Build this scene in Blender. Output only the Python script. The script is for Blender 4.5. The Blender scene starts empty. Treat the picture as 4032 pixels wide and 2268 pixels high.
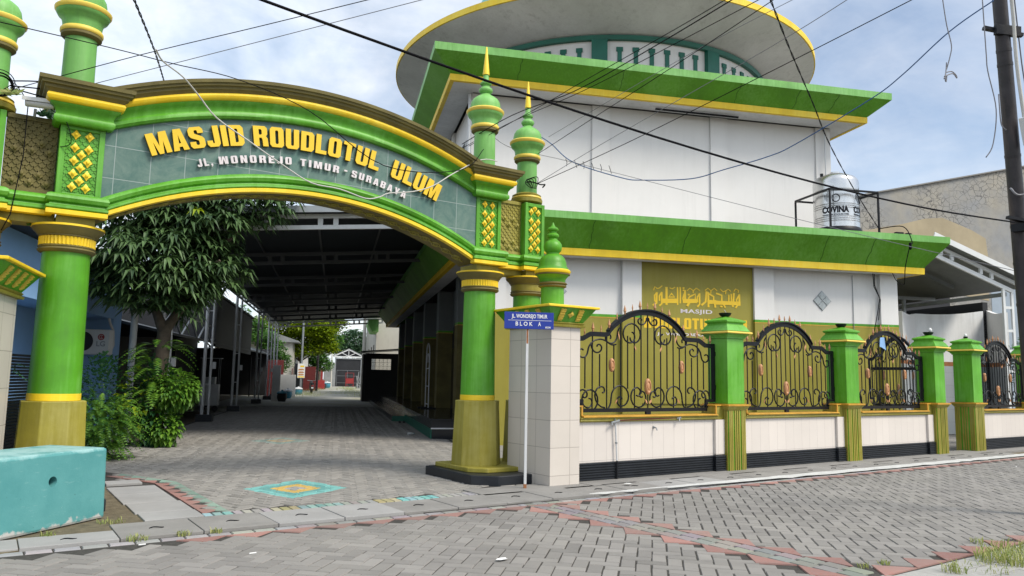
import bpy, bmesh, math, random
from mathutils import Vector, Matrix
random.seed(7)
PI = math.pi
sin, cos, R_ = math.sin, math.cos, math.radians
SC = bpy.context.scene
COL = SC.collection

# ------------------------------------------------------------------ mosque / alley frame
TH = R_(-21.6)
MU = Vector((cos(TH), sin(TH), 0))       # along the mosque front
MV = Vector((-sin(TH), cos(TH), 0))      # along the alley, away
def W(u, v, z=0.0):
    return MU * u + MV * v + Vector((0, 0, z))

# ------------------------------------------------------------------ materials
MATS = {}
def newmat(name):
    m = bpy.data.materials.new(name); m.use_nodes = True
    nt = m.node_tree
    for n in list(nt.nodes): nt.nodes.remove(n)
    out = nt.nodes.new('ShaderNodeOutputMaterial')
    b = nt.nodes.new('ShaderNodeBsdfPrincipled')
    nt.links.new(b.outputs[0], out.inputs[0])
    MATS[name] = m
    return m, nt, b
def N(nt, typ, **kw):
    n = nt.nodes.new(typ)
    for k, v in kw.items():
        if k.startswith('i_'):
            key = k[2:]
            n.inputs[int(key) if key.isdigit() else key.replace('_', ' ')].default_value = v
        else: setattr(n, k, v)
    return n
def L(nt, a, b): nt.links.new(a, b)
def rgba(c): return (c[0], c[1], c[2], 1.0)
def mixc(nt, fac, a, b, mode='MIX'):
    n = nt.nodes.new('ShaderNodeMix'); n.data_type = 'RGBA'; n.blend_type = mode
    if isinstance(fac, (int, float)): n.inputs[0].default_value = fac
    else: L(nt, fac, n.inputs[0])
    for s, x in ((6, a), (7, b)):
        if isinstance(x, tuple): n.inputs[s].default_value = rgba(x)
        else: L(nt, x, n.inputs[s])
    return n.outputs[2]
def ramp(nt, src, stops):
    n = nt.nodes.new('ShaderNodeValToRGB')
    while len(n.color_ramp.elements) < len(stops): n.color_ramp.elements.new(.5)
    for e, (p, c) in zip(n.color_ramp.elements, stops):
        e.position = p; e.color = rgba(c) if isinstance(c, tuple) else (c, c, c, 1)
    L(nt, src, n.inputs[0])
    return n.outputs[0]
def pos(nt, scale=(1, 1, 1)):
    g = N(nt, 'ShaderNodeNewGeometry')
    if scale == (1, 1, 1): return g.outputs['Position']
    m = N(nt, 'ShaderNodeMapping'); m.inputs['Scale'].default_value = scale
    L(nt, g.outputs['Position'], m.inputs[0]); return m.outputs[0]
def noise(nt, vec, scale, detail=4, rough=.55, dist=0.0):
    n = N(nt, 'ShaderNodeTexNoise'); n.inputs['Scale'].default_value = scale
    n.inputs['Detail'].default_value = detail; n.inputs['Roughness'].default_value = rough
    n.inputs['Distortion'].default_value = dist
    L(nt, vec, n.inputs['Vector']); return n.outputs['Fac']
def bump(nt, b, h, strength=.2, dist=.02):
    n = N(nt, 'ShaderNodeBump'); n.inputs['Strength'].default_value = strength; n.inputs['Distance'].default_value = dist
    L(nt, h, n.inputs['Height']); L(nt, n.outputs[0], b.inputs['Normal'])

def paint(name, c, rough=.5, var=.10, scale=1.6, bmp=.12, bscale=28, chip=None, chipc=(.6, .6, .55), streak=0.0, streakc=(.16, .15, .12), spec=.5, metal=0.0, fade=0.0):
    m, nt, b = newmat(name)
    p = pos(nt)
    lo = tuple(x * (1 - var) for x in c); hi = tuple(min(1, x * (1 + var)) for x in c)
    f = noise(nt, p, scale, 6, .6)
    col = mixc(nt, ramp(nt, f, [(.3, 0.0), (.7, 1.0)]), lo, hi)
    if streak:
        s = noise(nt, pos(nt, (5, 5, .35)), 1.0, 5, .65)
        s2 = noise(nt, p, .55, 3)
        k = N(nt, 'ShaderNodeMath', operation='MULTIPLY'); L(nt, ramp(nt, s, [(.5, 0.0), (.78, 1.0)]), k.inputs[0]); L(nt, ramp(nt, s2, [(.4, 0.0), (.7, 1.0)]), k.inputs[1])
        k2 = N(nt, 'ShaderNodeMath', operation='MULTIPLY'); L(nt, k.outputs[0], k2.inputs[0]); k2.inputs[1].default_value = streak
        col = mixc(nt, k2.outputs[0], col, streakc)
    if fade:
        fd = noise(nt, p, .75, 5, .6, .4); br = noise(nt, pos(nt, (16, 16, 1.1)), 1.0, 4, .6)
        ad = N(nt, 'ShaderNodeMath', operation='MULTIPLY_ADD'); L(nt, br, ad.inputs[0]); ad.inputs[1].default_value = .55; L(nt, fd, ad.inputs[2])
        g_ = sum(c) / 3; pale = tuple(min(1, x * 1.25 + g_ * .35 + .02) for x in c); dull = tuple(x * .62 + g_ * .08 for x in c)
        col = mixc(nt, ramp(nt, ad.outputs[0], [(.74, 0.0), (1.0, fade)]), col, pale)
        col = mixc(nt, ramp(nt, ad.outputs[0], [(.48, fade), (.72, 0.0)]), col, dull)
    if chip:
        q = noise(nt, p, 9, 8, .7)
        col = mixc(nt, ramp(nt, q, [(1 - chip, 0.0), (1 - chip + .02, 1.0)]), col, chipc)
    L(nt, col, b.inputs['Base Color'])
    b.inputs['Roughness'].default_value = rough; b.inputs['Metallic'].default_value = metal
    b.inputs['Specular IOR Level'].default_value = spec
    if bmp: bump(nt, b, noise(nt, p, bscale, 5, .6), bmp, .01)
    return m

def tiles(name, c, grout, wdt, hgt, mortar=.004, rough=.25, var=.06, axis='xz', rot=0.0, mottled=None, off=(0, 0)):
    """tiled surface from object coordinates; axis picks the two coordinates"""
    m, nt, b = newmat(name)
    tc = N(nt, 'ShaderNodeTexCoord'); sp = N(nt, 'ShaderNodeSeparateXYZ'); L(nt, tc.outputs['Object'], sp.inputs[0])
    cb = N(nt, 'ShaderNodeCombineXYZ')
    if axis == 'box':   # x+y along any vertical face
        ad = N(nt, 'ShaderNodeMath', operation='ADD'); L(nt, sp.outputs[0], ad.inputs[0]); L(nt, sp.outputs[1], ad.inputs[1])
        L(nt, ad.outputs[0], cb.inputs[0]); L(nt, sp.outputs[2], cb.inputs[1])
    else:
        L(nt, sp.outputs['xyz'.index(axis[0])], cb.inputs[0]); L(nt, sp.outputs['xyz'.index(axis[1])], cb.inputs[1])
    mp = N(nt, 'ShaderNodeMapping'); mp.inputs['Location'].default_value = (off[0], off[1], 0); L(nt, cb.outputs[0], mp.inputs[0])
    br = N(nt, 'ShaderNodeTexBrick', offset=0.0, squash=1.0)
    L(nt, mp.outputs[0], br.inputs['Vector'])
    br.inputs['Scale'].default_value = 1.0; br.inputs['Mortar Size'].default_value = mortar; br.inputs['Brick Width'].default_value = wdt; br.inputs['Row Height'].default_value = hgt
    br.inputs['Mortar Smooth'].default_value = .1; br.inputs['Bias'].default_value = 0
    lo = tuple(x * (1 - var) for x in c); hi = tuple(min(1, x * (1 + var)) for x in c)
    br.inputs['Color1'].default_value = rgba(lo); br.inputs['Color2'].default_value = rgba(hi); br.inputs['Mortar'].default_value = rgba(grout)
    col = br.outputs['Color']
    p = pos(nt)
    if mottled:
        f = noise(nt, p, 3.2, 8, .72, .6)
        fac = N(nt, 'ShaderNodeMath', operation='MULTIPLY'); L(nt, ramp(nt, f, [(.38, 0.0), (.66, 1.0)]), fac.inputs[0])
        inv = N(nt, 'ShaderNodeMath', operation='SUBTRACT'); inv.inputs[0].default_value = 1; L(nt, br.outputs['Fac'], inv.inputs[1]); L(nt, inv.outputs[0], fac.inputs[1])
        col = mixc(nt, fac.outputs[0], col, mottled)
    else:
        f = noise(nt, p, 2.5, 5)
        col = mixc(nt, ramp(nt, f, [(.45, 0.0), (.8, .25)]), col, tuple(x * .8 for x in c))
    L(nt, col, b.inputs['Base Color']); b.inputs['Roughness'].default_value = rough
    inv2 = N(nt, 'ShaderNodeMath', operation='SUBTRACT'); inv2.inputs[0].default_value = 1; L(nt, br.outputs['Fac'], inv2.inputs[1])
    bump(nt, b, inv2.outputs[0], .35, .004)
    return m

def attr_mat(name, rough=.85, var=.18, spec=.3, nscale=30, chips=False):
    """colour from the mesh's own 'Col' attribute, with per-piece and fine variation"""
    m, nt, b = newmat(name)
    at = N(nt, 'ShaderNodeAttribute', attribute_name='Col')
    g = N(nt, 'ShaderNodeNewGeometry'); p = g.outputs['Position']
    h = N(nt, 'ShaderNodeHueSaturation'); L(nt, at.outputs['Color'], h.inputs['Color'])
    mr = N(nt, 'ShaderNodeMapRange'); L(nt, g.outputs['Random Per Island'], mr.inputs[0]); mr.inputs[3].default_value = 1 - var; mr.inputs[4].default_value = 1 + var
    L(nt, mr.outputs[0], h.inputs['Value'])
    f = noise(nt, p, nscale, 6, .7)
    col = mixc(nt, ramp(nt, f, [(.3, 0.0), (.75, .45)]), h.outputs[0], (.24, .24, .235))
    f2 = noise(nt, p, .9, 5, .6)
    col = mixc(nt, ramp(nt, f2, [(.42, 0.0), (.75, .4)]), col, (.30, .285, .25))
    f3 = noise(nt, p, .38, 6, .68, .8)
    col = mixc(nt, ramp(nt, f3, [(.52, 0.0), (.72, .55)]), col, (.15, .142, .13))
    f4 = noise(nt, p, 5.5, 5, .7)
    col = mixc(nt, ramp(nt, f4, [(.60, 0.0), (.72, .5)]), col, (.17, .16, .145))
    L(nt, col, b.inputs['Base Color']); b.inputs['Roughness'].default_value = rough; b.inputs['Specular IOR Level'].default_value = spec
    bump(nt, b, noise(nt, p, 90, 4, .7), .25, .004)
    return m

def leafmat(name, a, bcol, rough=.45, trans=.25):
    m, nt, b = newmat(name)
    g = N(nt, 'ShaderNodeNewGeometry')
    f = noise(nt, g.outputs['Position'], 1.1, 3)
    mx = N(nt, 'ShaderNodeMath', operation='ADD'); L(nt, g.outputs['Random Per Island'], mx.inputs[0]); L(nt, f, mx.inputs[1])
    col = ramp(nt, mx.outputs[0], [(.35, a), (1.0, bcol)])
    sc = N(nt, 'ShaderNodeMath', operation='MULTIPLY'); L(nt, mx.outputs[0], sc.inputs[0]); sc.inputs[1].default_value = .68
    rmp = [n for n in nt.nodes if n.bl_idname == 'ShaderNodeValToRGB'][-1]; L(nt, sc.outputs[0], rmp.inputs[0])
    L(nt, col, b.inputs['Base Color']); b.inputs['Roughness'].default_value = rough
    t = N(nt, 'ShaderNodeBsdfTranslucent'); L(nt, col, t.inputs[0])
    ms = N(nt, 'ShaderNodeMixShader'); ms.inputs[0].default_value = trans
    out = [n for n in nt.nodes if n.bl_idname == 'ShaderNodeOutputMaterial'][0]
    L(nt, b.outputs[0], ms.inputs[1]); L(nt, t.outputs[0], ms.inputs[2]); L(nt, ms.outputs[0], out.inputs[0])
    return m

# ------------------------------------------------------------------ mesh builder
class MB:
    def __init__(s, off=(0, 0, 0)):
        s.v, s.f, s.c, s.off = [], [], [], off
    def add(s, vs, fs, col=None):
        b = len(s.v); s.v.extend(tuple(p) for p in vs)
        s.f.extend(tuple(b + i for i in q) for q in fs)
        if col is not None:
            while len(s.c) < len(s.f) - len(fs): s.c.append((1, 1, 1))
            s.c.extend([col] * len(fs))
        return s
    def box(s, x0, y0, z0, x1, y1, z1, col=None):
        vs = [(x0, y0, z0), (x1, y0, z0), (x1, y1, z0), (x0, y1, z0), (x0, y0, z1), (x1, y0, z1), (x1, y1, z1), (x0, y1, z1)]
        return s.add(vs, [(0, 3, 2, 1), (4, 5, 6, 7), (0, 1, 5, 4), (1, 2, 6, 5), (2, 3, 7, 6), (3, 0, 4, 7)], col)
    def frust(s, x0, y0, x1, y1, z0, X0, Y0, X1, Y1, z1):
        vs = [(x0, y0, z0), (x1, y0, z0), (x1, y1, z0), (x0, y1, z0), (X0, Y0, z1), (X1, Y0, z1), (X1, Y1, z1), (X0, Y1, z1)]
        return s.add(vs, [(0, 3, 2, 1), (4, 5, 6, 7), (0, 1, 5, 4), (1, 2, 6, 5), (2, 3, 7, 6), (3, 0, 4, 7)])
    def prism(s, poly, a, b, plane='xz'):
        """polygon (any simple outline) extruded from a to b along the remaining axis"""
        def P(q, t):
            if plane == 'xz': return (q[0], t, q[1])
            if plane == 'xy': return (q[0], q[1], t)
            return (t, q[0], q[1])
        n = len(poly)
        vs = [P(q, a) for q in poly] + [P(q, b) for q in poly]
        fs = [tuple(range(n)), tuple(range(2 * n - 1, n - 1, -1))] + [(i, i + n, (i + 1) % n + n, (i + 1) % n) for i in range(n)]
        return s.add(vs, fs)
    def lathe(s, prof, c=(0, 0, 0), seg=32, a0=0.0, cap=True):
        vs, fs = [], []
        for r, z in prof:
            for k in range(seg):
                a = a0 + 2 * PI * k / seg
                vs.append((c[0] + r * cos(a), c[1] + r * sin(a), c[2] + z))
        for i in range(len(prof) - 1):
            for k in range(seg):
                k2 = (k + 1) % seg
                fs.append((i * seg + k, i * seg + k2, (i + 1) * seg + k2, (i + 1) * seg + k))
        if cap:
            fs.append(tuple(range(seg - 1, -1, -1))); fs.append(tuple((len(prof) - 1) * seg + k for k in range(seg)))
        return s.add(vs, fs)
    def tube(s, pts, r, seg=6, r1=None, flat=None):
        pts = [Vector(p) for p in pts]; n = len(pts); vs, fs = [], []
        up0 = Vector((0, 0, 1)); prev = None
        for i, p in enumerate(pts):
            t = (pts[min(i + 1, n - 1)] - pts[max(i - 1, 0)])
            t = t.normalized() if t.length > 1e-9 else Vector((0, 0, 1))
            if prev is None:
                a = t.cross(up0)
                if a.length < .05: a = t.cross(Vector((0, 1, 0)))
            else: a = prev - t * prev.dot(t)
            if a.length < 1e-6: a = t.cross(Vector((1, 0, 0)))
            a.normalize(); prev = a; bb = t.cross(a)
            rr = r if r1 is None else r + (r1 - r) * i / max(1, n - 1)
            for k in range(seg):
                an = 2 * PI * k / seg + PI / seg
                vs.append(p + a * (rr * cos(an)) + bb * (rr * sin(an)))
        for i in range(n - 1):
            for k in range(seg):
                k2 = (k + 1) % seg
                fs.append((i * seg + k, i * seg + k2, (i + 1) * seg + k2, (i + 1) * seg + k))
        fs.append(tuple(range(seg - 1, -1, -1))); fs.append(tuple((n - 1) * seg + k for k in range(seg)))
        return s.add(vs, fs)
    def bar(s, p, q, w, h=None):
        """rectangular bar from p to q: w across (horizontal), h vertical-ish"""
        h = h or w; p, q = Vector(p), Vector(q); t = (q - p).normalized()
        a = t.cross(Vector((0, 0, 1)))
        if a.length < .05: a = Vector((1, 0, 0))
        a.normalize(); b = a.cross(t)
        vs = []
        for o in (p, q):
            for i, j in ((-1, -1), (1, -1), (1, 1), (-1, 1)): vs.append(o + a * (i * w / 2) + b * (j * h / 2))
        return s.add(vs, [(3, 2, 1, 0), (4, 5, 6, 7), (0, 1, 5, 4), (1, 2, 6, 5), (2, 3, 7, 6), (3, 0, 4, 7)])
    def sweep(s, path, prof, closed=False):
        """profile (out, dz) swept along a plan path of (x, y, z); 'out' points to the right of travel"""
        n = len(path); m = len(prof); vs, fs = [], []
        P = [Vector(p) for p in path]
        for i in range(n):
            if closed: a, c = P[i - 1], P[(i + 1) % n]
            else: a, c = P[max(i - 1, 0)], P[min(i + 1, n - 1)]
            d1 = (P[i] - a).to_2d(); d2 = (c - P[i]).to_2d()
            if d1.length < 1e-9: d1 = d2
            if d2.length < 1e-9: d2 = d1
            d1.normalize(); d2.normalize()
            n1 = Vector((d1.y, -d1.x)); n2 = Vector((d2.y, -d2.x)); o = n1 + n2
            o = o / max(.25, (1 + n1.dot(n2)))
            for q in prof: vs.append((P[i].x + o.x * q[0], P[i].y + o.y * q[0], P[i].z + q[1]))
        for i in range(n if closed else n - 1):
            j = (i + 1) % n
            for k in range(m - 1):
                fs.append((i * m + k, j * m + k, j * m + k + 1, i * m + k + 1))
        if not closed:
            fs.append(tuple(range(m))); fs.append(tuple((n - 1) * m + k for k in range(m - 1, -1, -1)))
        return s.add(vs, fs)
    def build(s, name, mat, parent=None, loc=None, rz=0.0, smooth=None, bevel=0.0, fix=True):
        o_ = s.off
        me = bpy.data.meshes.new(name)
        me.from_pydata([(p[0] + o_[0], p[1] + o_[1], p[2] + o_[2]) for p in s.v], [], s.f)
        me.update()
        if s.c:
            at = me.attributes.new('Col', 'FLOAT_COLOR', 'CORNER'); arr = []
            for q, c in zip(s.f, s.c): arr.extend((c[0], c[1], c[2], 1.0) * len(q))
            at.data.foreach_set('color', arr)
        elif fix:
            bm = bmesh.new(); bm.from_mesh(me); bmesh.ops.recalc_face_normals(bm, faces=bm.faces); bm.to_mesh(me); bm.free()
        me.materials.append(MATS[mat] if isinstance(mat, str) else mat)
        if smooth is not None:
            me.shade_smooth()
            if smooth < 180: me.set_sharp_from_angle(angle=R_(smooth))
        o = bpy.data.objects.new(name, me); COL.objects.link(o)
        if loc is not None: o.location = loc
        o.rotation_euler = (0, 0, rz)
        if parent is not None: o.parent = parent
        if bevel:
            bv = o.modifiers.new('Bevel', 'BEVEL'); bv.width = bevel; bv.segments = 2; bv.limit_method = 'ANGLE'; bv.angle_limit = R_(40)
        return o

def tag(o, label, cat, group=None, kind=None):
    o['label'] = label; o['category'] = cat
    if group: o['group'] = group
    if kind: o['kind'] = kind
    return o
def struct(o, kind='structure', label=None, cat=None):
    o['kind'] = kind
    if label: o['label'] = label
    if cat: o['category'] = cat
    return o
def thing(name, label, cat, loc=(0, 0, 0), rz=0.0, group=None):
    o = bpy.data.objects.new(name, None); COL.objects.link(o); o.empty_display_size = .2
    o.location = loc; o.rotation_euler = (0, 0, rz)
    return tag(o, label, cat, group)
def kids(o): return [c for c in bpy.data.objects if c.parent == o]
def dup(o, parent=None, loc=None, rz=None, scale=None, label=None):
    c = o.copy(); COL.objects.link(c)
    c.parent = parent
    if loc is not None: c.location = loc
    if rz is not None: c.rotation_euler = (0, 0, rz)
    if scale is not None: c.scale = scale
    if label: c['label'] = label
    for k in kids(o): dup(k, c)
    return c

# ------------------------------------------------------------------ text
def text_mesh(s, size=1.0, bold=0.0, extrude=.01, xs=1.0, spacing=1.0):
    c = bpy.data.curves.new('txt', 'FONT'); c.body = s; c.size = size; c.offset = bold; c.extrude = extrude; c.space_character = spacing; c.resolution_u = 3
    o = bpy.data.objects.new('txt', c)
    me = bpy.data.meshes.new_from_object(o)
    vs = [(v.co.x * xs, v.co.y, v.co.z) for v in me.vertices]; fs = [tuple(p.vertices) for p in me.polygons]
    bpy.data.meshes.remove(me); bpy.data.objects.remove(o); bpy.data.curves.remove(c)
    return vs, fs
def text_span(mb, s, x0, x1, z0, h, y, bold=0.0, depth=.006, spacing=1.0):
    """a line of capitals from x0 to x1 standing in the xz plane, front towards -y"""
    vs, fs = text_mesh(s, 1.0, bold, .5, 1.0, spacing)
    a, b = min(v[0] for v in vs), max(v[0] for v in vs); c, d = min(v[1] for v in vs), max(v[1] for v in vs)
    mb.add([(x0 + (v[0] - a) / (b - a) * (x1 - x0), y - v[2] * depth * 2, z0 + (v[1] - c) / (d - c) * h) for v in vs], fs)
def text_arc(mb, s, x0, x1, h, zc, Rr, xc, y, bold, depth, gap=.0):
    """letters set along a circular arc (centre xc, zc, radius Rr) between x0 and x1"""
    ws = []
    for ch in s:
        vs, fs = text_mesh(ch, 1.0, bold, .5)
        a, b = min(v[0] for v in vs), max(v[0] for v in vs); ws.append((vs, fs, a, b))
    cap = max(v[1] for v in text_mesh('H', 1.0, bold, .5)[0])
    base = min(v[1] for v in text_mesh('H', 1.0, bold, .5)[0])
    a0 = math.asin((x0 - xc) / Rr); a1 = math.asin((x1 - xc) / Rr)
    tot = sum(b - a for _, _, a, b in ws); arc = (a1 - a0) * Rr; g = gap * arc / max(1, len(s))
    k = (arc - g * (len(s) - 1)) / tot; t = 0.0
    for vs, fs, a, b in ws:
        w = (b - a) * k; mid = a0 + (t + w / 2) / Rr; t += w + g
        ox, oz = xc + Rr * sin(mid), zc + Rr * cos(mid); ca, sa = cos(-mid), sin(-mid)
        out = []
        for v in vs:
            lx = (v[0] - (a + b) / 2) * k; lz = (v[1] - base) / (cap - base) * h
            out.append((ox + lx * ca - lz * sa, y - v[2] * depth * 2, oz + lx * sa + lz * ca))
        mb.add(out, fs)
# ================================================================== materials
paint('green', (.088, .335, .010), .46, .20, 1.6, .22, 16, chip=.035, chipc=(.30, .42, .22), streak=.4, streakc=(.035, .13, .015), fade=.75)
paint('green_pale', (.16, .42, .09), .55, .16, 1.2, .2, 18, chip=.05, chipc=(.42, .5, .36), streak=.45, streakc=(.07, .18, .05), fade=.6)
paint('green_eave', (.098, .31, .007), .6, .15, .8, .2, 10, chip=.02, chipc=(.2, .4, .1), streak=.6, streakc=(.045, .15, .01), fade=.55)
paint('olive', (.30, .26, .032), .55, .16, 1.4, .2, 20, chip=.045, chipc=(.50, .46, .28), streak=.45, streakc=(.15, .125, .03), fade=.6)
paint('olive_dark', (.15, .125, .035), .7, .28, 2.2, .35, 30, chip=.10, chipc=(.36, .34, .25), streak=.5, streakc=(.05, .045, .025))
paint('yellow', (.92, .62, .014), .5, .10, 2.0, .15, 26, chip=.04, chipc=(.48, .36, .12), streak=.3, streakc=(.45, .27, .03), fade=.22)
paint('yellow_pale', (.82, .60, .09), .5, .10, 2.0, .10, 26, chip=.035, chipc=(.5, .42, .25))
paint('gold', (.62, .33, .04), .4, .2, 5.0, .2, 40)
paint('white_wall', (.80, .785, .755), .75, .05, .5, .2, 7, chip=.012, chipc=(.58, .57, .54), streak=.32, streakc=(.48, .47, .44), fade=.06)
paint('soffit_grey', (.76, .76, .745), .75, .14, .5, .12, 10, streak=.6, streakc=(.30, .30, .27), fade=.3)
paint('trim_teal', (.003, .13, .085), .45, .12, 2, .05)
paint('dome_teal', (.16, .48, .45), .5, .08, 1)
paint('white_metal', (.74, .75, .74), .4, .05, 2, .04, streak=.2)
paint('grey_metal', (.30, .32, .33), .4, .1, 3, .05, metal=.4)
paint('black_iron', (.008, .009, .012), .45, .3, 8, .2, 60, spec=.25)
paint('black_paint', (.014, .017, .022), .42, .3, 5, .15, 40, chip=.05, chipc=(.30, .31, .31))
paint('copper', (.52, .26, .12), .4, .2, 12, .1)
paint('concrete', (.25, .24, .225), .85, .14, 2.2, .35, 45, chip=.06, chipc=(.22, .21, .19))
paint('concrete_pale', (.33, .325, .315), .85, .12, 1.6, .35, 45, chip=.05, chipc=(.26, .25, .22))
paint('mortar_white', (.52, .52, .50), .9, .12, 5, .5, 40)
paint('soil', (.14, .115, .07), .95, .35, 9, .7, 40)
paint('bed', (.05, .046, .04), .95, .35, 20, .5, 60)
paint('dark_inside', (.016, .017, .02), .6, .3, 1)  # near-black: deep interior shade put into the base colour
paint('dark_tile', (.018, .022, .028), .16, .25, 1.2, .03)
paint('dark_wood', (.05, .03, .02), .6, .3, 4, .3)
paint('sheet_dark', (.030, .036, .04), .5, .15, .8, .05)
paint('bark', (.11, .085, .062), .9, .35, 6, .8, 22)
paint('pole_black', (.028, .024, .027), .5, .5, 4, .25, 30, chip=.06, chipc=(.10, .075, .07), streak=.8, streakc=(.13, .09, .08))
paint('cable_black', (.006, .006, .008), .7, .1, 3, 0, spec=.1)
paint('cable_grey', (.20, .20, .22), .6, .1, 3, 0)
paint('cable_white', (.55, .54, .50), .5, .1, 3, 0)
paint('cable_blue', (.02, .09, .25), .45, .1, 3, 0)
paint('wall_shaded', (.17, .19, .19), .6, .12, 1.2, .1)  # upper alley wall, darkened so the passage shade is in its colour
paint('sign_blue', (.010, .035, .30), .3, .04, 2, .0)
paint('sign_white', (.80, .80, .80), .4, .02, 2, 0)
paint('letter_yellow', (.86, .56, .02), .35, .04, 3, .03)
paint('letter_side', (.16, .10, .015), .6, .1, 3, .03)
paint('olive_wall', (.30, .26, .032), .6, .08, .9, .12, 14, chip=.025, chipc=(.55, .52, .4), streak=.3, streakc=(.20, .17, .03), fade=.18)
paint('truss_shaded', (.10, .105, .11), .5, .1, 2, .03)  # dark copy of the truss metal, canopy shade in its colour
paint('letter_white', (.72, .66, .66), .4, .05, 3, .03)
paint('blue_wall', (.26, .46, .76), .6, .08, .8, .08, 12, streak=.15, streakc=(.1, .2, .4))
paint('pvc', (.62, .63, .63), .4, .08, 2, .02)
paint('rust', (.32, .13, .05), .8, .3, 9, .3)
paint('red_paint', (.30, .025, .025), .5, .15, 3, .1)
paint('cream_wall', (.52, .50, .44), .8, .10, .8, .15, 14, streak=.5, streakc=(.2, .19, .17))
paint('roof_grey', (.26, .27, .27), .6, .2, 1.2, .1)
paint('bin_black', (.02, .022, .024), .5, .2, 3, .05)
paint('bin_blue', (.05, .22, .30), .5, .15, 3, .05)
paint('rubber', (.018, .018, .02), .7, .2, 6, .1)
paint('paper', (.78, .78, .76), .8, .05, 3, .1)
paint('glass_dark', (.02, .025, .028), .08, .1, 2, 0)
paint('glassblock', (.42, .46, .46), .12, .25, 14, .35, 26)
paint('maroon', (.14, .02, .02), .6, .2, 3, .1)
def teal_mat():
    m, nt, b = newmat('teal_block'); p = pos(nt)
    tc = N(nt, 'ShaderNodeTexCoord'); sp = N(nt, 'ShaderNodeSeparateXYZ'); L(nt, tc.outputs['Object'], sp.inputs[0])
    f = noise(nt, p, 2.2, 7, .65); f2 = noise(nt, p, 7, 8, .7, .4); f3 = noise(nt, pos(nt, (2.2, 2.2, 9)), 2.6, 7, .7)
    col = mixc(nt, ramp(nt, f, [(.3, 0.0), (.7, 1.0)]), (.070, .275, .275), (.115, .35, .345))
    col = mixc(nt, ramp(nt, f3, [(.60, 0.0), (.66, .3)]), col, (.24, .45, .44))
    col = mixc(nt, ramp(nt, f2, [(.70, 0.0), (.715, .9)]), col, (.42, .56, .55))
    q = noise(nt, p, 11, 8, .7); col = mixc(nt, ramp(nt, q, [(.31, .9), (.33, 0.0)]), col, (.03, .10, .10))
    # bare concrete where the paint has come off along the foot and the top edge
    n_ = noise(nt, p, 5, 6, .65)
    a = N(nt, 'ShaderNodeMath', operation='MULTIPLY_ADD'); L(nt, n_, a.inputs[0]); a.inputs[1].default_value = .34; L(nt, sp.outputs[2], a.inputs[2])
    col = mixc(nt, ramp(nt, a.outputs[0], [(.20, 1.0), (.225, 0.0)]), col, (.50, .50, .47))
    a2 = N(nt, 'ShaderNodeMath', operation='MULTIPLY_ADD'); L(nt, n_, a2.inputs[0]); a2.inputs[1].default_value = .16; L(nt, sp.outputs[2], a2.inputs[2])
    col = mixc(nt, ramp(nt, a2.outputs[0], [(.795, 0.0), (.83, .8)]), col, (.36, .57, .56))
    L(nt, col, b.inputs['Base Color']); b.inputs['Roughness'].default_value = .62
    bump(nt, b, f2, .3, .012)
teal_mat()
tiles('tile_cream', (.66, .60, .53), (.36, .31, .27), .40, .40, .004, .3, .03, 'box', off=(.06, .25))
tiles('tile_wall', (.72, .66, .60), (.50, .45, .41), .25, .62, .003, .28, .035, 'box', off=(.02, .31))
tiles('tile_slate', (.066, .150, .125), (.30, .36, .34), .40, .40, .0045, .42, .10, 'xz', mottled=(.15, .23, .19), off=(.12, .13))
tiles('tile_grey', (.40, .43, .44), (.28, .3, .3), .30, .40, .004, .35, .05, 'xz')
attr_mat('pavers', .82, .17)
leafmat('leaf_mango', (.026, .065, .022), (.115, .205, .065), .5, .18)
leafmat('leaf_fern', (.03, .12, .012), (.17, .34, .03), .5, .3)
leafmat('leaf_bush', (.02, .09, .03), (.06, .20, .05), .5, .2)
leafmat('leaf_lime', (.12, .22, .008), (.36, .46, .01), .5, .35)
leafmat('leaf_green', (.04, .14, .025), (.13, .28, .04), .5, .3)
leafmat('leaf_far', (.05, .13, .07), (.12, .22, .10), .6, .2)
leafmat('grass_blade', (.16, .24, .04), (.46, .46, .16), .6, .3)

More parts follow.
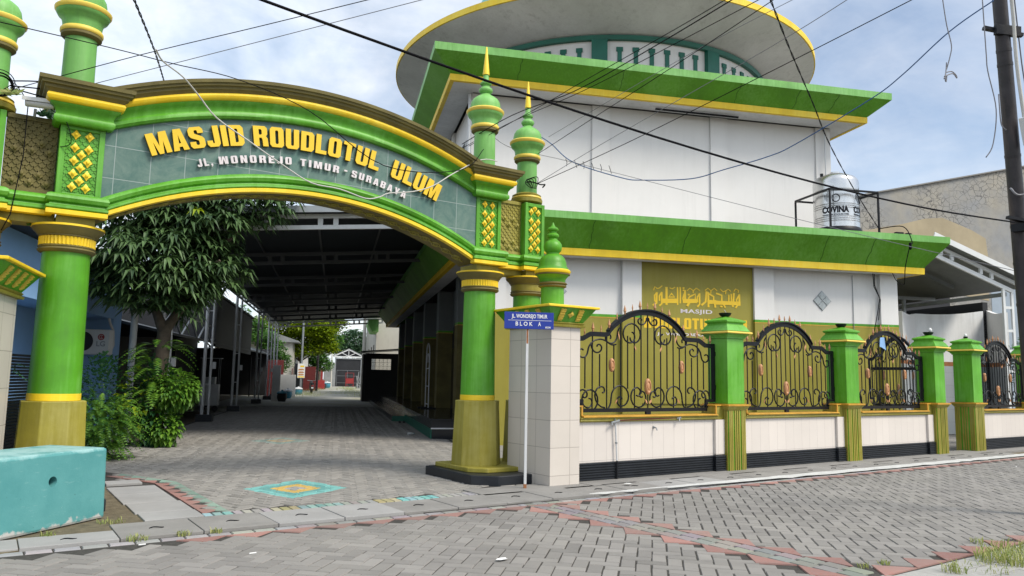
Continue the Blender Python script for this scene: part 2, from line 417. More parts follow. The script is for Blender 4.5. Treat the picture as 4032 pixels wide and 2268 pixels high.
# courtyard pavers: same stone with two diamonds painted over the bricks
def courtyard_mat():
    m = attr_mat('pavers_court', .84, .14)
    nt = m.node_tree
    b = [n for n in nt.nodes if n.bl_idname == 'ShaderNodeBsdfPrincipled'][0]
    src = b.inputs['Base Color'].links[0].from_socket
    p = pos(nt); ds = []
    for (u, v) in ((-.47, 11.16), (-1.2, 19.1)):
        c = W(u, v); s = N(nt, 'ShaderNodeVectorMath', operation='SUBTRACT'); L(nt, p, s.inputs[0]); s.inputs[1].default_value = (c.x, c.y, 0)
        tot = None
        for ax, k in ((MU, .70), (MV, .90)):
            d = N(nt, 'ShaderNodeVectorMath', operation='DOT_PRODUCT'); L(nt, s.outputs[0], d.inputs[0]); d.inputs[1].default_value = ax
            a = N(nt, 'ShaderNodeMath', operation='ABSOLUTE'); L(nt, d.outputs['Value'], a.inputs[0])
            q = N(nt, 'ShaderNodeMath', operation='DIVIDE'); L(nt, a.outputs[0], q.inputs[0]); q.inputs[1].default_value = k
            if tot is None: tot = q.outputs[0]
            else:
                t = N(nt, 'ShaderNodeMath', operation='ADD'); L(nt, tot, t.inputs[0]); L(nt, q.outputs[0], t.inputs[1]); tot = t.outputs[0]
        ds.append(tot)
    mn = N(nt, 'ShaderNodeMath', operation='MINIMUM'); L(nt, ds[0], mn.inputs[0]); L(nt, ds[1], mn.inputs[1])
    r = nt.nodes.new('ShaderNodeValToRGB'); r.color_ramp.interpolation = 'CONSTANT'
    while len(r.color_ramp.elements) < 4: r.color_ramp.elements.new(.5)
    for e, (pp, c) in zip(r.color_ramp.elements, ((0, (.33, .33, .32)), (.22, (.56, .38, .10)), (.50, (.12, .33, .31)), (.74, (.17, .44, .41)))): e.position = pp; e.color = rgba(c)
    L(nt, mn.outputs[0], r.inputs[0])
    lt = N(nt, 'ShaderNodeMath', operation='LESS_THAN'); L(nt, mn.outputs[0], lt.inputs[0]); lt.inputs[1].default_value = 1.0
    fl = N(nt, 'ShaderNodeMath', operation='LESS_THAN'); L(nt, ds[0], fl.inputs[0]); fl.inputs[1].default_value = 1.0
    fr_ = N(nt, 'ShaderNodeMapRange'); L(nt, fl.outputs[0], fr_.inputs[0]); fr_.inputs[3].default_value = .35; fr_.inputs[4].default_value = 1.0
    fade = N(nt, 'ShaderNodeMath', operation='MULTIPLY'); L(nt, lt.outputs[0], fade.inputs[0]); L(nt, fr_.outputs[0], fade.inputs[1])
    w = noise(nt, p, 14, 6, .7)
    k = N(nt, 'ShaderNodeMath', operation='MULTIPLY'); L(nt, fade.outputs[0], k.inputs[0]); L(nt, ramp(nt, w, [(.25, .35), (.5, .95)]), k.inputs[1])
    L(nt, mixc(nt, k.outputs[0], src, r.outputs[0]), b.inputs['Base Color'])
courtyard_mat()

# far lane: concrete lane with worn, grassy edges
def lane_mat():
    m, nt, b = newmat('lane')
    p = pos(nt); c = noise(nt, p, .35, 6, .65); c2 = noise(nt, p, 3, 6, .7)
    col = mixc(nt, ramp(nt, c2, [(.3, 0.0), (.7, 1.0)]), (.27, .27, .24), (.40, .39, .35))
    col = mixc(nt, ramp(nt, c, [(.48, 0.0), (.66, .7)]), col, (.25, .25, .10))
    L(nt, col, b.inputs['Base Color']); b.inputs['Roughness'].default_value = .9
lane_mat()

# ================================================================== camera
CAMLOC = Vector((0, 0, 1.55)); FOC = 1920.6
def camera_axes(pitch, roll, yaw):
    cp, sp = cos(pitch), sin(pitch)
    f = Vector((cos(yaw) * cp, sin(yaw) * cp, sp)); r = Vector((sin(yaw), -cos(yaw), 0)); u = r.cross(f)
    return r * cos(roll) + u * sin(roll), u * cos(roll) - r * sin(roll), -f
CR, CU, CB = camera_axes(R_(6.776), R_(1.03), R_(55.609))
cd = bpy.data.cameras.new('camera'); cam = bpy.data.objects.new('camera', cd); COL.objects.link(cam)
cam.matrix_world = Matrix(((CR.x, CU.x, CB.x, CAMLOC.x), (CR.y, CU.y, CB.y, CAMLOC.y), (CR.z, CU.z, CB.z, CAMLOC.z), (0, 0, 0, 1)))
cd.sensor_width = 36; cd.lens = FOC * 36 / 2576; cd.clip_end = 2000; cd.clip_start = .05
SC.camera = cam
def near_view(x, y, lim=1.0):
    d = Vector((x, y, 0)) - CAMLOC
    z = -d.dot(CB)
    return z > .5 and abs(d.dot(CR)) < lim * z + 1.5

# ================================================================== sky and light
def world():
    w = bpy.data.worlds.new('World'); SC.world = w; w.use_nodes = True
    nt = w.node_tree
    for n in list(nt.nodes): nt.nodes.remove(n)
    out = nt.nodes.new('ShaderNodeOutputWorld'); bg = nt.nodes.new('ShaderNodeBackground'); bg.inputs[1].default_value = SKY_STRENGTH
    L(nt, bg.outputs[0], out.inputs[0])
    sk = nt.nodes.new('ShaderNodeTexSky'); sk.sky_type = 'NISHITA'; sk.sun_disc = False
    sk.sun_elevation = SUN_EL; sk.sun_rotation = SUN_ROT; sk.air_density = 1.0; sk.dust_density = 1.2; sk.ozone_density = 2.0; sk.altitude = 10
    tc = nt.nodes.new('ShaderNodeTexCoord'); sp = nt.nodes.new('ShaderNodeSeparateXYZ'); L(nt, tc.outputs['Generated'], sp.inputs[0])
    zz = N(nt, 'ShaderNodeMath', operation='MAXIMUM'); L(nt, sp.outputs[2], zz.inputs[0]); zz.inputs[1].default_value = 0
    za = N(nt, 'ShaderNodeMath', operation='ADD'); L(nt, zz.outputs[0], za.inputs[0]); za.inputs[1].default_value = .22
    cb = nt.nodes.new('ShaderNodeCombineXYZ')
    for i in (0, 1):
        d = N(nt, 'ShaderNodeMath', operation='DIVIDE'); L(nt, sp.outputs[i], d.inputs[0]); L(nt, za.outputs[0], d.inputs[1]); L(nt, d.outputs[0], cb.inputs[i])
    f1 = noise(nt, cb.outputs[0], 1.15, 7, .58, .5); f2 = noise(nt, cb.outputs[0], 4.2, 6, .6, .3)
    mixf = N(nt, 'ShaderNodeMath', operation='MULTIPLY_ADD'); L(nt, f2, mixf.inputs[0]); mixf.inputs[1].default_value = .38; L(nt, f1, mixf.inputs[2])
    cov = ramp(nt, mixf.outputs[0], [(.46, .26), (.84, .88)])
    # more open, bluer sky towards the right of the street
    dn = N(nt, 'ShaderNodeVectorMath', operation='DOT_PRODUCT'); L(nt, tc.outputs['Generated'], dn.inputs[0]); dn.inputs[1].default_value = (.95, .10, 0)
    open_ = ramp(nt, dn.outputs['Value'], [(.35, 1.0), (.92, .42)])
    cf = N(nt, 'ShaderNodeMath', operation='MULTIPLY'); L(nt, cov, cf.inputs[0]); L(nt, open_, cf.inputs[1])
    cl = ramp(nt, f2, [(.3, CLOUD_LO), (.7, CLOUD_HI)])
    sc = N(nt, 'ShaderNodeVectorMath', operation='SCALE'); L(nt, cl, sc.inputs[0]); sc.inputs['Scale'].default_value = CLOUD_GAIN
    L(nt, mixc(nt, cf.outputs[0], sk.outputs[0], sc.outputs[0]), bg.inputs[0])
SUN_DIR = Vector((.38, -.80, 1.05)).normalized()
SUN_EL = math.asin(SUN_DIR.z); SUN_ROT = math.atan2(SUN_DIR.x, SUN_DIR.y)
SKY_STRENGTH = .10
CLOUD_LO, CLOUD_HI, CLOUD_GAIN = (.76, .87, 1.0), (.97, .985, 1.0), 9.6
world()
ld = bpy.data.lights.new('sun', 'SUN'); ld.energy = 2.3; ld.angle = R_(20); ld.color = (1, .93, .82)
lo = bpy.data.objects.new('sun', ld); COL.objects.link(lo)
lo.rotation_euler = (-SUN_DIR).to_track_quat('-Z', 'Y').to_euler(); lo.location = (0, 0, 30)
SC.view_settings.view_transform = 'Standard'; SC.view_settings.look = 'None'; SC.view_settings.exposure = .58; SC.view_settings.gamma = 1.0
SC.cycles.max_bounces = 8; SC.cycles.diffuse_bounces = 1

# ================================================================== ground
def herringbone(mb, origin, ang, ext, wdt, inside, colour, gap=.0035, ch=.006, z=0.0, uneven=1.0):
    """90 degree herringbone of 2:1 bricks; each brick a chamfered top of its own"""
    ca, sa = cos(ang), sin(ang); n = int(ext / wdt)
    for i in range(-n, n):
        for j in range(-n, n):
            k = (i - j) % 4
            if k == 0: x0, y0, x1, y1 = i, j, i + 2, j + 1
            elif k == 3: x0, y0, x1, y1 = i, j, i + 1, j + 2
            else: continue
            cx, cy = (x0 + x1) / 2 * wdt, (y0 + y1) / 2 * wdt
            wx, wy = origin[0] + cx * ca - cy * sa, origin[1] + cx * sa + cy * ca
            if not inside(wx, wy): continue
            hx, hy = (x1 - x0) * wdt / 2 - gap, (y1 - y0) * wdt / 2 - gap
            jx, jy, ja = random.uniform(-.003, .003), random.uniform(-.003, .003), random.uniform(-.012, .012)
            t1, t2 = random.gauss(0, .007) * uneven, random.gauss(0, .007) * uneven; dz = random.uniform(-.003, .001) * uneven
            vs = []
            for (a, b_, zz) in ((hx, hy, -.012), (hx - ch, hy - ch, 0)):
                for sx, sy in ((-1, -1), (1, -1), (1, 1), (-1, 1)):
                    px, py = a * sx, b_ * sy
                    qx, qy = cx + jx + px - py * ja, cy + jy + py + px * ja
                    vs.append((origin[0] + qx * ca - qy * sa, origin[1] + qx * sa + qy * ca, z + zz + dz + (px * t1 + py * t2)))
            mb.add(vs, [(4, 5, 6, 7), (0, 1, 5, 4), (1, 2, 6, 5), (2, 3, 7, 6), (3, 0, 4, 7)], colour(wx, wy))
def flat_tri(mb, a, b, c, z, col):
    pts = [Vector((p[0], p[1], 0)) for p in (a, b, c)]; m_ = sum(pts, Vector()) / 3
    top = [(q + (m_ - q).normalized() * .006) for q in pts]
    mb.add([(q.x, q.y, z - .012) for q in pts] + [(q.x, q.y, z) for q in top], [(3, 4, 5), (0, 1, 4, 3), (1, 2, 5, 4), (2, 0, 3, 5)], col)
def flat_brick(mb, cx, cy, hx, hy, ang, z, col, gap=.004):
    ca, sa = cos(ang), sin(ang); vs = []
    for (d, zz) in ((gap, -.012), (gap + .006, 0)):
        for sx, sy in ((-1, -1), (1, -1), (1, 1), (-1, 1)):
            px, py = (hx - d) * sx, (hy - d) * sy; vs.append((cx + px * ca - py * sa, cy + px * sa + py * ca, z + zz))
    mb.add(vs, [(4, 5, 6, 7), (0, 1, 5, 4), (1, 2, 6, 5), (2, 3, 7, 6), (3, 0, 4, 7)], col)

GREY = (.250, .234, .213); PINK = (.36, .165, .135)
struct(MB().box(-320, -320, -.30, 320, 320, -.035).build('ground', 'soil'))
def divx(y): return 5.80 + (7.95 - y) * .0753
def in_street(x, y):
    if y > 7.66 or y < -1.5 or x < -5 or x > 27 or not near_view(x, y): return False
    if x > 6.25 and y < 3.78: return False
    return not (abs(x - divx(y)) < .29 and y > 3.6)
def grey_var(x, y):
    q = random.random(); g = 1 + random.uniform(-.08, .08)
    if q < .03: g *= .78
    return (GREY[0] * g, GREY[1] * g, GREY[2] * g * 1.01)
st = MB()
herringbone(st, (8, 3), PI / 4, 22, .132, in_street, grey_var, .0036, .007, 0, 1.3)
def saw(mb, p, q, side, h=.155, step=.30, col=PINK, z=.004, skew=.0):
    """row of triangular edge pavers with their bases on the line p-q"""
    p, q = Vector((p[0], p[1])), Vector((q[0], q[1])); d = (q - p); n = max(1, int(d.length / step)); d = d / n; nn = Vector((-d.y, d.x)).normalized() * side * h
    for i in range(n):
        a = p + d * i; b = a + d; c = a + d * (.5 + skew) + nn
        g = random.uniform(.8, 1.12); flat_tri(mb, a, b, c, z, (col[0] * g, col[1] * g, col[2] * g))
saw(st, (1.6, 7.80), (24, 7.92), -1, .20, .44)
saw(st, (divx(7.8) - .17, 7.75), (divx(3.7) - .17, 3.7), -1, .24, .46); saw(st, (divx(7.8) + .17, 7.75), (divx(3.9) + .17, 3.9), 1, .24, .46)
for k in range(40):                                   # two rows of straight bricks along the divider
    y = 7.84 - k * .107
    for s_ in (-.08, .08):
        flat_brick(st, divx(y) + s_, y + (.05 if s_ > 0 else 0), .078, .1055, R_(4.3) * -1, .003, tuple(c * random.uniform(.85, 1.1) for c in (.25, .238, .222))) if k % 2 == 0 else None
for k in range(200):                                  # straight row along the kerb
    flat_brick(st, -4 + k * .215, 7.90, .105, .052, 0, .002, tuple(c * random.uniform(.85, 1.08) for c in (.36, .355, .345)))
saw(st, (6.22, 3.60), (9.3, 3.63), 1, .27, .46); saw(st, (9.3, 3.63), (14, 4.2), 1, .27, .46)
struct(st.build('street_paving', 'pavers'))
struct(MB().box(-14, -14, -.03, 60, 8.02, -.010).build('street_bed', 'bed'))
sp_ = MB()
for i in range(22):
    for j in range(6):
        x0 = 6.2 + i * .42 + (j % 2) * .2; y1 = 3.56 - j * .22 + max(0, x0 - 9.3) * .11
        g = random.uniform(.9, 1.1); sp_.box(x0, y1 - .212, -.02, x0 + .412, y1, .002 + random.uniform(0, .004), (.40 * g, .395 * g, .37 * g))
struct(sp_.build('roadside_slabs', 'pavers'))

def in_court(x, y):
    u = MU.x * x + MU.y * y; v = MV.x * x + MV.y * y
    if u > 2.75 or v > 40 or u < -4.3 or y < 9.18: return False
    if x > 5.9 and y < 9.45: return False
    if x > 6.9 and y < 10.9: return False
    if y < 12.4 and x < 2.26: return False
    if y < 13.6 and x < 1.75: return False
    return near_view(x, y)
ct = MB()
def court_col(x, y):
    g = random.uniform(.88, 1.08) * (.8 if random.random() < .04 else 1)
    return (.285 * g, .268 * g, .243 * g)
herringbone(ct, (4, 12), TH + PI / 4, 38, .125, in_court, court_col, .0060, .010, 0, 2.0)
AQUA, OCH = (.16, .50, .46), (.48, .40, .17)
for k in range(38):
    x = 2.16 + k * .108; c = (.38, .37, .36)
    if x < 2.42 or 3.15 < x < 3.72 or 4.48 < x < 5.02: c = AQUA if random.random() < .6 else (.30, .53, .50)
    elif 2.9 < x < 3.15 or 4.15 < x < 4.48: c = OCH if random.random() < .6 else (.52, .46, .30)
    flat_brick(ct, x, 9.01, .052, .115, R_(-3), .003, tuple(q * random.uniform(.9, 1.06) for q in c))
saw(ct, (2.13, 9.12), (2.10, 11.9), -1, .20, .33, z=.005); saw(ct, (2.10, 11.9), (1.62, 13.0), -1, .18, .33, z=.005)
saw(ct, (2.42, 9.15), (2.40, 11.9), 1, .18, .33, (.22, .36, .28), .004); saw(ct, (2.40, 11.9), (1.85, 13.2), 1, .16, .33, (.22, .36, .28), .004)
struct(ct.build('courtyard_paving', 'pavers_court'))
cbp = [W(-4.4, 8.2), W(2.9, 9.4), W(2.9, 42), W(-4.4, 42)]
struct(MB().prism([(p.x, p.y) for p in cbp], -.03, -.0105, 'xy').build('courtyard_bed', 'bed'))
lp = [W(-6, 34), W(6, 34), W(9, 150), W(-9, 150)]
struct(MB().prism([(p.x, p.y) for p in lp], -.03, -.006, 'xy').build('alley_lane', 'lane'))
struct(MB().box(7.5, 9.4, -.03, 40, 40, -.014).build('yard_floor', 'concrete'))

# pale walkway slabs beside the courtyard
ws = MB()
for (x0, y0, x1, y1) in ((1.50, 8.86, 2.09, 9.33), (1.48, 9.36, 2.08, 10.05), (1.46, 10.08, 2.05, 10.8), (1.46, 10.83, 2.05, 11.55), (1.5, 11.9, 1.95, 12.25)):
    ws.box(x0, y0, -.02, x1, y1, .022)
struct(ws.build('walkway_slabs', 'concrete_pale', bevel=.006))
struct(MB().prism([(.2, 7.9), (1.55, 8.72), (1.48, 11.8), (.6, 11.5)], -.03, .004, 'xy').build('verge', 'soil'))

# drain covers along the kerb, each a slab with two lifting hooks
ORD = 'first second third fourth fifth sixth seventh eighth ninth tenth eleventh twelfth thirteenth fourteenth fifteenth sixteenth'.split()
def make_cover(x0, x1, y0, y1, z, i):
    t = thing('drain_cover', 'concrete drain cover with two hooks, %s in the kerb row from the teal block' % ORD[i], 'drain cover', ((x0 + x1) / 2, (y0 + y1) / 2, 0), 0, 'drain covers along the kerb')
    hx, hy = (x1 - x0) / 2 - .007, (y1 - y0) / 2
    m = MB(); m.box(-hx, -hy, -.05, -.003, hy, z).box(.006, -hy, -.05, hx, hy, z + .004)
    m.build('slab', 'concrete_pale' if i in (0, 2, 6) else 'concrete', t, bevel=.005)
    for s in (-1, 1):
        px = s * hx * .5; q = []
        for k in range(9):
            a = PI * k / 8; q.append((px + .065 * (k - 4) / 4, -.02 + .02 * sin(a * 2), z + .003 + .008 * sin(a)))
        MB().tube(q, .0055, 5).build('lifting_hook', 'black_iron', t)
    return t
xs = [-.42, 1.16, 2.64, 4.09, 5.52, 6.96, 8.38, 9.8, 11.24, 12.7, 14.1, 15.6, 17.1, 18.6, 20.1]
for i in range(14):
    make_cover(xs[i], xs[i + 1], 8.0 if xs[i] < 1 else 8.02 + min(.18, .012 * xs[i]), 8.80 if i else 8.45, .020 if i < 3 else .012, i)
mw = MB()
pts = []
for k in range(70):
    x = 6.9 + k * .25; w = .015 + .10 * min(1, (x - 6.9) / 5) + random.uniform(-.025, .03)
    pts.append((x, 8.13 + random.uniform(-.02, .02) - w, 8.13 + random.uniform(-.012, .02) + w * .6))
for a, b in zip(pts, pts[1:]):
    mw.add([(a[0], a[1], .008), (b[0], b[1], .008), (b[0], b[2], .024), (a[0], a[2], .024)], [(0, 1, 2, 3)])
struct(mw.build('kerb_mortar', 'mortar_white'))
struct(MB().box(5.6, 8.72, -.04, 8.2, 9.3, .012).build('kerb_edge', 'concrete'))
struct(MB().box(7.5, 8.74, -.04, 26, 9.4, .016).build('footway', 'concrete'))
# grass: tufts at the lower right, along the kerb and in the verge
gr = MB()
def tuft(x, y, r, n, h, z=0):
    for _ in range(n):
        a = random.uniform(0, 2 * PI); d = r * math.sqrt(random.random()); bx, by = x + d * cos(a), y + d * sin(a)
        hh = h * random.uniform(.5, 1.15); la = random.uniform(0, 2 * PI); ln = hh * random.uniform(.3, 1.1); w = .0035
        ox, oy = -sin(la) * w, cos(la) * w; mx, my = bx + cos(la) * ln * .4, by + sin(la) * ln * .4; tx, ty = bx + cos(la) * ln, by + sin(la) * ln
        gr.add([(bx - ox, by - oy, z), (bx + ox, by + oy, z), (mx + ox, my + oy, z + hh * .7), (mx - ox, my - oy, z + hh * .7), (tx, ty, z + hh)], [(0, 1, 2, 3), (3, 2, 4)])
tuft(7.66, 3.33, .24, 240, .12); tuft(8.2, 3.42, .22, 150, .11); tuft(6.85, 3.36, .10, 60, .09); tuft(7.2, 3.3, .25, 60, .05); tuft(6.34, 3.85, .06, 26, .05); tuft(8.35, 3.8, .12, 50, .05); tuft(6.6, 3.83, .06, 30, .05)
tuft(1.3, 7.98, .10, 60, .05); tuft(1.7, 8.0, .08, 60, .05); tuft(.62, 8.5, .07, 60, .06); tuft(1.2, 9.0, .14, 60, .05); tuft(2.0, 7.97, .06, 40, .05)
struct(gr.build('grass', 'grass_blade', fix=False), 'stuff', 'tufts of dry green grass growing between the paving slabs', 'grass')
fg = MB(); gr = fg
for _ in range(90):
    v = random.uniform(54, 100); u = random.choice((random.uniform(-2.9, -1.2), random.uniform(1.0, 2.4))) if random.random() < .9 else random.uniform(-1, 1)
    p = W(u, v); tuft(p.x, p.y, .7, 26, .28)
struct(fg.build('lane_grass', 'grass_blade', fix=False), 'stuff', 'patchy yellow green grass along both sides of the far lane', 'grass')
# litter
def scrap(name, label, x, y, s, z=.006):
    m = MB(); n = 9; c = (0, 0, .012); vs = [c]
    for k in range(n):
        a = 2 * PI * k / n; r = s * random.uniform(.5, 1.1); vs.append((r * cos(a), r * .6 * sin(a), random.uniform(0, .012)))
    m.add(vs, [(0, k + 1, (k + 1) % n + 1) for k in range(n)]); o = m.build(name, 'paper', None, (x, y, z)); tag(o, label, 'litter', 'litter on the paving'); return o
scrap('paper_scrap', 'torn white paper scrap lying on the grey street pavers', 3.8, 5.63, .075)
scrap('paper_scrap', 'small crumpled white plastic wrapper on the drain covers near the first iron panel', 7.95, 8.5, .09, .04)
for k, (x, y, lab) in enumerate(((1.30, 7.72, 'white cigarette end on the pavers under the kerb by the grass tuft'), (2.05, 6.9, 'white cigarette end lying alone on the street left of centre'), (16.9, 7.0, 'small white scrap far along the street on the right'))):
    o = MB().tube([(-.03, 0, 0), (.03, .006, 0)], .006, 6).build('cigarette_end', 'paper', None, (x, y, .008)); tag(o, lab, 'litter', 'litter on the paving')
# ================================================================== entrance gate
GX, GY = 3.62, 10.2
gate = thing('entrance_gate', 'green and yellow arched entrance gate with raised gold lettering', 'gate', (GX, GY, 0))
def arcz(x, z0, rise, hs=2.66):
    rr = (hs * hs + rise * rise) / (2 * rise); return z0 + math.sqrt(rr * rr - x * x) - (rr - rise)
HS, BX0, BX1 = 2.66, 2.63, 3.12
ZT, ZB = 4.43, 3.585                      # tympanum corners (top, bottom)
RT, RB = .575, .67
def arch_path(z0, rise, yb, ya, n=36, wings=None):
    """front line of the gate: left return, left block, arch, right block, right return"""
    p = []
    if wings is not None:
        p += [(-4.06, .55, z0), (-4.06, wings[1], z0), (-3.63, wings[1], z0), (-3.63, wings[0], z0), (-BX1, wings[0], z0), (-BX1, yb, z0)]
    else: p += [(-BX1, .55, z0), (-BX1, yb, z0)]
    p += [(-BX0, yb, z0), (-BX0, ya, z0)]
    for k in range(n + 1):
        x = -HS + .03 + (2 * HS - .06) * k / n; p.append((x, ya, arcz(x, z0, rise)))
    p += [(BX0, ya, z0), (BX0, yb, z0)]
    if wings is not None:
        p += [(BX1, yb, z0), (BX1, wings[0], z0), (3.63, wings[0], z0), (3.63, wings[1], z0), (4.06, wings[1], z0), (4.06, .55, z0)]
    else: p += [(BX1, yb, z0), (BX1, .55, z0)]
    return p
def clean(p):
    q = [p[0]]
    for a in p[1:]:
        if (Vector(a) - Vector(q[-1])).length > 1e-4: q.append(a)
    return q
# beam body behind the tiles
n = 40
up = [(-HS + 2 * HS * k / n, arcz(-HS + 2 * HS * k / n, ZT + .44, RT)) for k in range(n + 1)]
lw = [(-HS + 2 * HS * k / n, arcz(-HS + 2 * HS * k / n, ZB - .225, RB)) for k in range(n + 1)]
MB().prism(up + lw[::-1], .022, .52).build('arch_beam', 'olive_dark', gate)
tp = [(x, arcz(x, ZT + .01, RT)) for x, _ in up]; tl = [(x, arcz(x, ZB - .01, RB)) for x, _ in lw]
MB().prism(tp + tl[::-1], 0.0, .02).build('tympanum', 'tile_slate', gate)
top = clean(arch_path(ZT, RT, -.05, .0))
low = clean(arch_path(ZB, RB, -.05, .0, wings=(.13, .02)))
pg = [(0, -.005), (.05, 0), (.075, .03), (.075, .075), (.055, .10), (.06, .14), (.085, .18), (.12, .205), (.125, .22), (0, .22)]
py = [(0, .221), (.125, .222), (.155, .245), (.165, .28), (.15, .312), (0, .313)]
pb = [(0, .314), (.15, .316), (.165, .34), (.19, .355), (.195, .385), (.225, .395), (.23, .425), (.25, .43), (.255, .475), (.16, .49), (-.3, .49)]
MB().sweep(top, pg).build('cornice_band', 'green', gate, smooth=40)
MB().sweep(top, py).build('cornice_band', 'yellow', gate, smooth=40)
MB().sweep(top, pb).build('coping', 'olive_dark', gate, smooth=30)
lg = [(0, .012), (.035, .012), (.07, -.01), (.082, -.045), (.065, -.085), (.035, -.10), (.045, -.125), (.075, -.14), (.078, -.165), (.06, -.18), (0, -.18)]
ly = [(0, -.181), (.062, -.181), (.072, -.19), (.072, -.235), (.05, -.243), (0, -.243)]
MB().sweep(low, lg).build('archivolt', 'green', gate, smooth=40)
MB().sweep(low, ly).build('archivolt', 'yellow', gate, smooth=40)
# ornaments under the arch
so = MB()
for k in range(27):
    x = -2.45 + 4.9 * k / 26; z = arcz(x, ZB - .225, RB) - .006; sl = (arcz(x + .01, ZB, RB) - arcz(x - .01, ZB, RB)) / .02
    for r in (.062, .03):
        so.tube([(x + r * cos(a) , .27 + 1.35 * r * sin(a), z + sl * r * cos(a)) for a in [2 * PI * q / 12 for q in range(13)]], .011, 5)
    so.bar((x + .07, .27, z + sl * .07), (x + .12, .27, z + sl * .12), .03, .02)
so.build('soffit_ornament', 'olive', gate, smooth=60)
# flowers and lattices
def flower(mb, x, z, y, a=.052, b=.064, hgt=.026):
    vs = [(x, y - hgt, z)]
    for k in range(8):
        an = PI / 4 * k; rx, rz_ = (a, b) if k % 2 == 0 else (a * .60, b * .60)
        vs.append((x + rx * cos(an), y - (.004 if k % 2 == 0 else .016), z + rz_ * sin(an)))
    for k in range(8):
        an = PI / 4 * k; rx, rz_ = (a, b) if k % 2 == 0 else (a * .60, b * .60)
        vs.append((x + rx * cos(an), y + .006, z + rz_ * sin(an)))
    mb.add(vs, [(0, k + 1, (k + 1) % 8 + 1) for k in range(8)] + [(k + 1, k + 9, (k + 1) % 8 + 9, (k + 1) % 8 + 1) for k in range(8)])
    mb.lathe([(.001, -.022), (.014, -.016), (.02, 0), (.014, .016), (.001, .022)], (x, y - .02, z), 8)
def lattice(mb, x0, x1, z0, z1, y, sx, sz, w=.012):
    n_ = int((x1 - x0) / sx) + int((z1 - z0) / sz) + 3
    for s_ in (1, -1):
        for k in range(-n_, n_):
            # lines z = zm + s*(sz/sx)*(x - xm) + k*sz, clipped to the panel
            m_ = s_ * sz / sx; c0 = (z0 + z1) / 2 + k * sz; xm = (x0 + x1) / 2
            pts_ = []
            for x in (x0, x1):
                z = c0 + m_ * (x - xm)
                if z0 <= z <= z1: pts_.append((x, z))
            for z in (z0, z1):
                x = xm + (z - c0) / m_
                if x0 < x < x1: pts_.append((x, z))
            if len(pts_) >= 2 and (Vector(pts_[0]) - Vector(pts_[1])).length > .03:
                mb.bar((pts_[0][0], y, pts_[0][1]), (pts_[1][0], y, pts_[1][1]), .014, w)
def panel(xc, hw, z0, z1, y, dep, rows, parent):
    """green block with a framed, sunken flower field on its front"""
    m = MB(); fr = .062
    m.box(xc - hw, y + .03, z0, xc + hw, dep, z1)
    m.box(xc - hw, y, z0, xc - hw + fr, y + .029, z1); m.box(xc + hw - fr, y, z0, xc + hw, y + .029, z1)
    m.box(xc - hw + fr + .001, y + .001, z0, xc + hw - fr - .001, y + .028, z0 + fr); m.box(xc - hw + fr + .001, y + .001, z1 - fr, xc + hw - fr - .001, y + .028, z1)
    o = m.build('flower_panel', 'green', parent, bevel=.006)
    l_ = MB(); lattice(l_, xc - hw + fr, xc + hw - fr, z0 + fr, z1 - fr, y + .028, .072, .082); l_.build('lattice', 'green', o)
    for dx, z in rows:
        f_ = MB(); flower(f_, xc + dx, z, y + .018); f_.build('flower', 'yellow', o)
    return o
rows = []
for k in range(5): rows += [(-.072, 3.70 + k * .158), (.072, 3.695 + k * .158)]
for k in range(3): rows.append((0, 3.778 + k * .158))
for s_ in (-1, 1):
    panel(s_ * 2.875, .235, 3.56, 4.45, -.02, .52, rows, gate)
    panel(s_ * 3.845, .20, 3.56, 4.50, .05, .52, [(d, z + .02) for d, z in rows] + [(0, 4.42)], gate)
    # brown lattice infill of the wing
    w = MB(); w.box(3.12 if s_ > 0 else -3.64, .19, 3.40, 3.64 if s_ > 0 else -3.12, .48, 4.52)
    x0, x1 = (3.125, 3.635) if s_ > 0 else (-3.635, -3.125)
    w.box(x0, .165, 3.60, x1, .189, 3.65); w.box(x0, .165, 4.46, x1, .189, 4.515)
    lattice(w, x0, x1, 3.65, 4.46, .187, .085, .095, .016)
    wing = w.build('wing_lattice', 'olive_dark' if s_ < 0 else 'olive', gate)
    f_ = MB()
    for r in range(8):
        for c in range(3):
            x = x0 + .10 + c * .17 + (.085 if r % 2 else 0); z = 3.72 + r * .095
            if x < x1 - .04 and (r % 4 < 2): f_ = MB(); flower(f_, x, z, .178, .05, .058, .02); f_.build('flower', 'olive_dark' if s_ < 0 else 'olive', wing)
    # block between capital and mouldings
    b_ = MB(); b_.box(s_ * 2.875 - .20, -.01, 3.24, s_ * 2.875 + .20, .50, 3.35); b_.box(s_ * 3.84 - .17, .05, 3.24, s_ * 3.84 + .17, .5, 3.35)
    b_.box(min(s_ * 3.08, s_ * 3.66), .16, 3.255, max(s_ * 3.08, s_ * 3.66), .47, 3.40)
    b_.build('impost_block', 'olive', gate)
    bb = MB(); bb.box(s_ * 2.875 - .245, -.03, 4.45, s_ * 2.875 + .245, .52, 4.90); bb.build('cornice_block', 'olive_dark', gate)
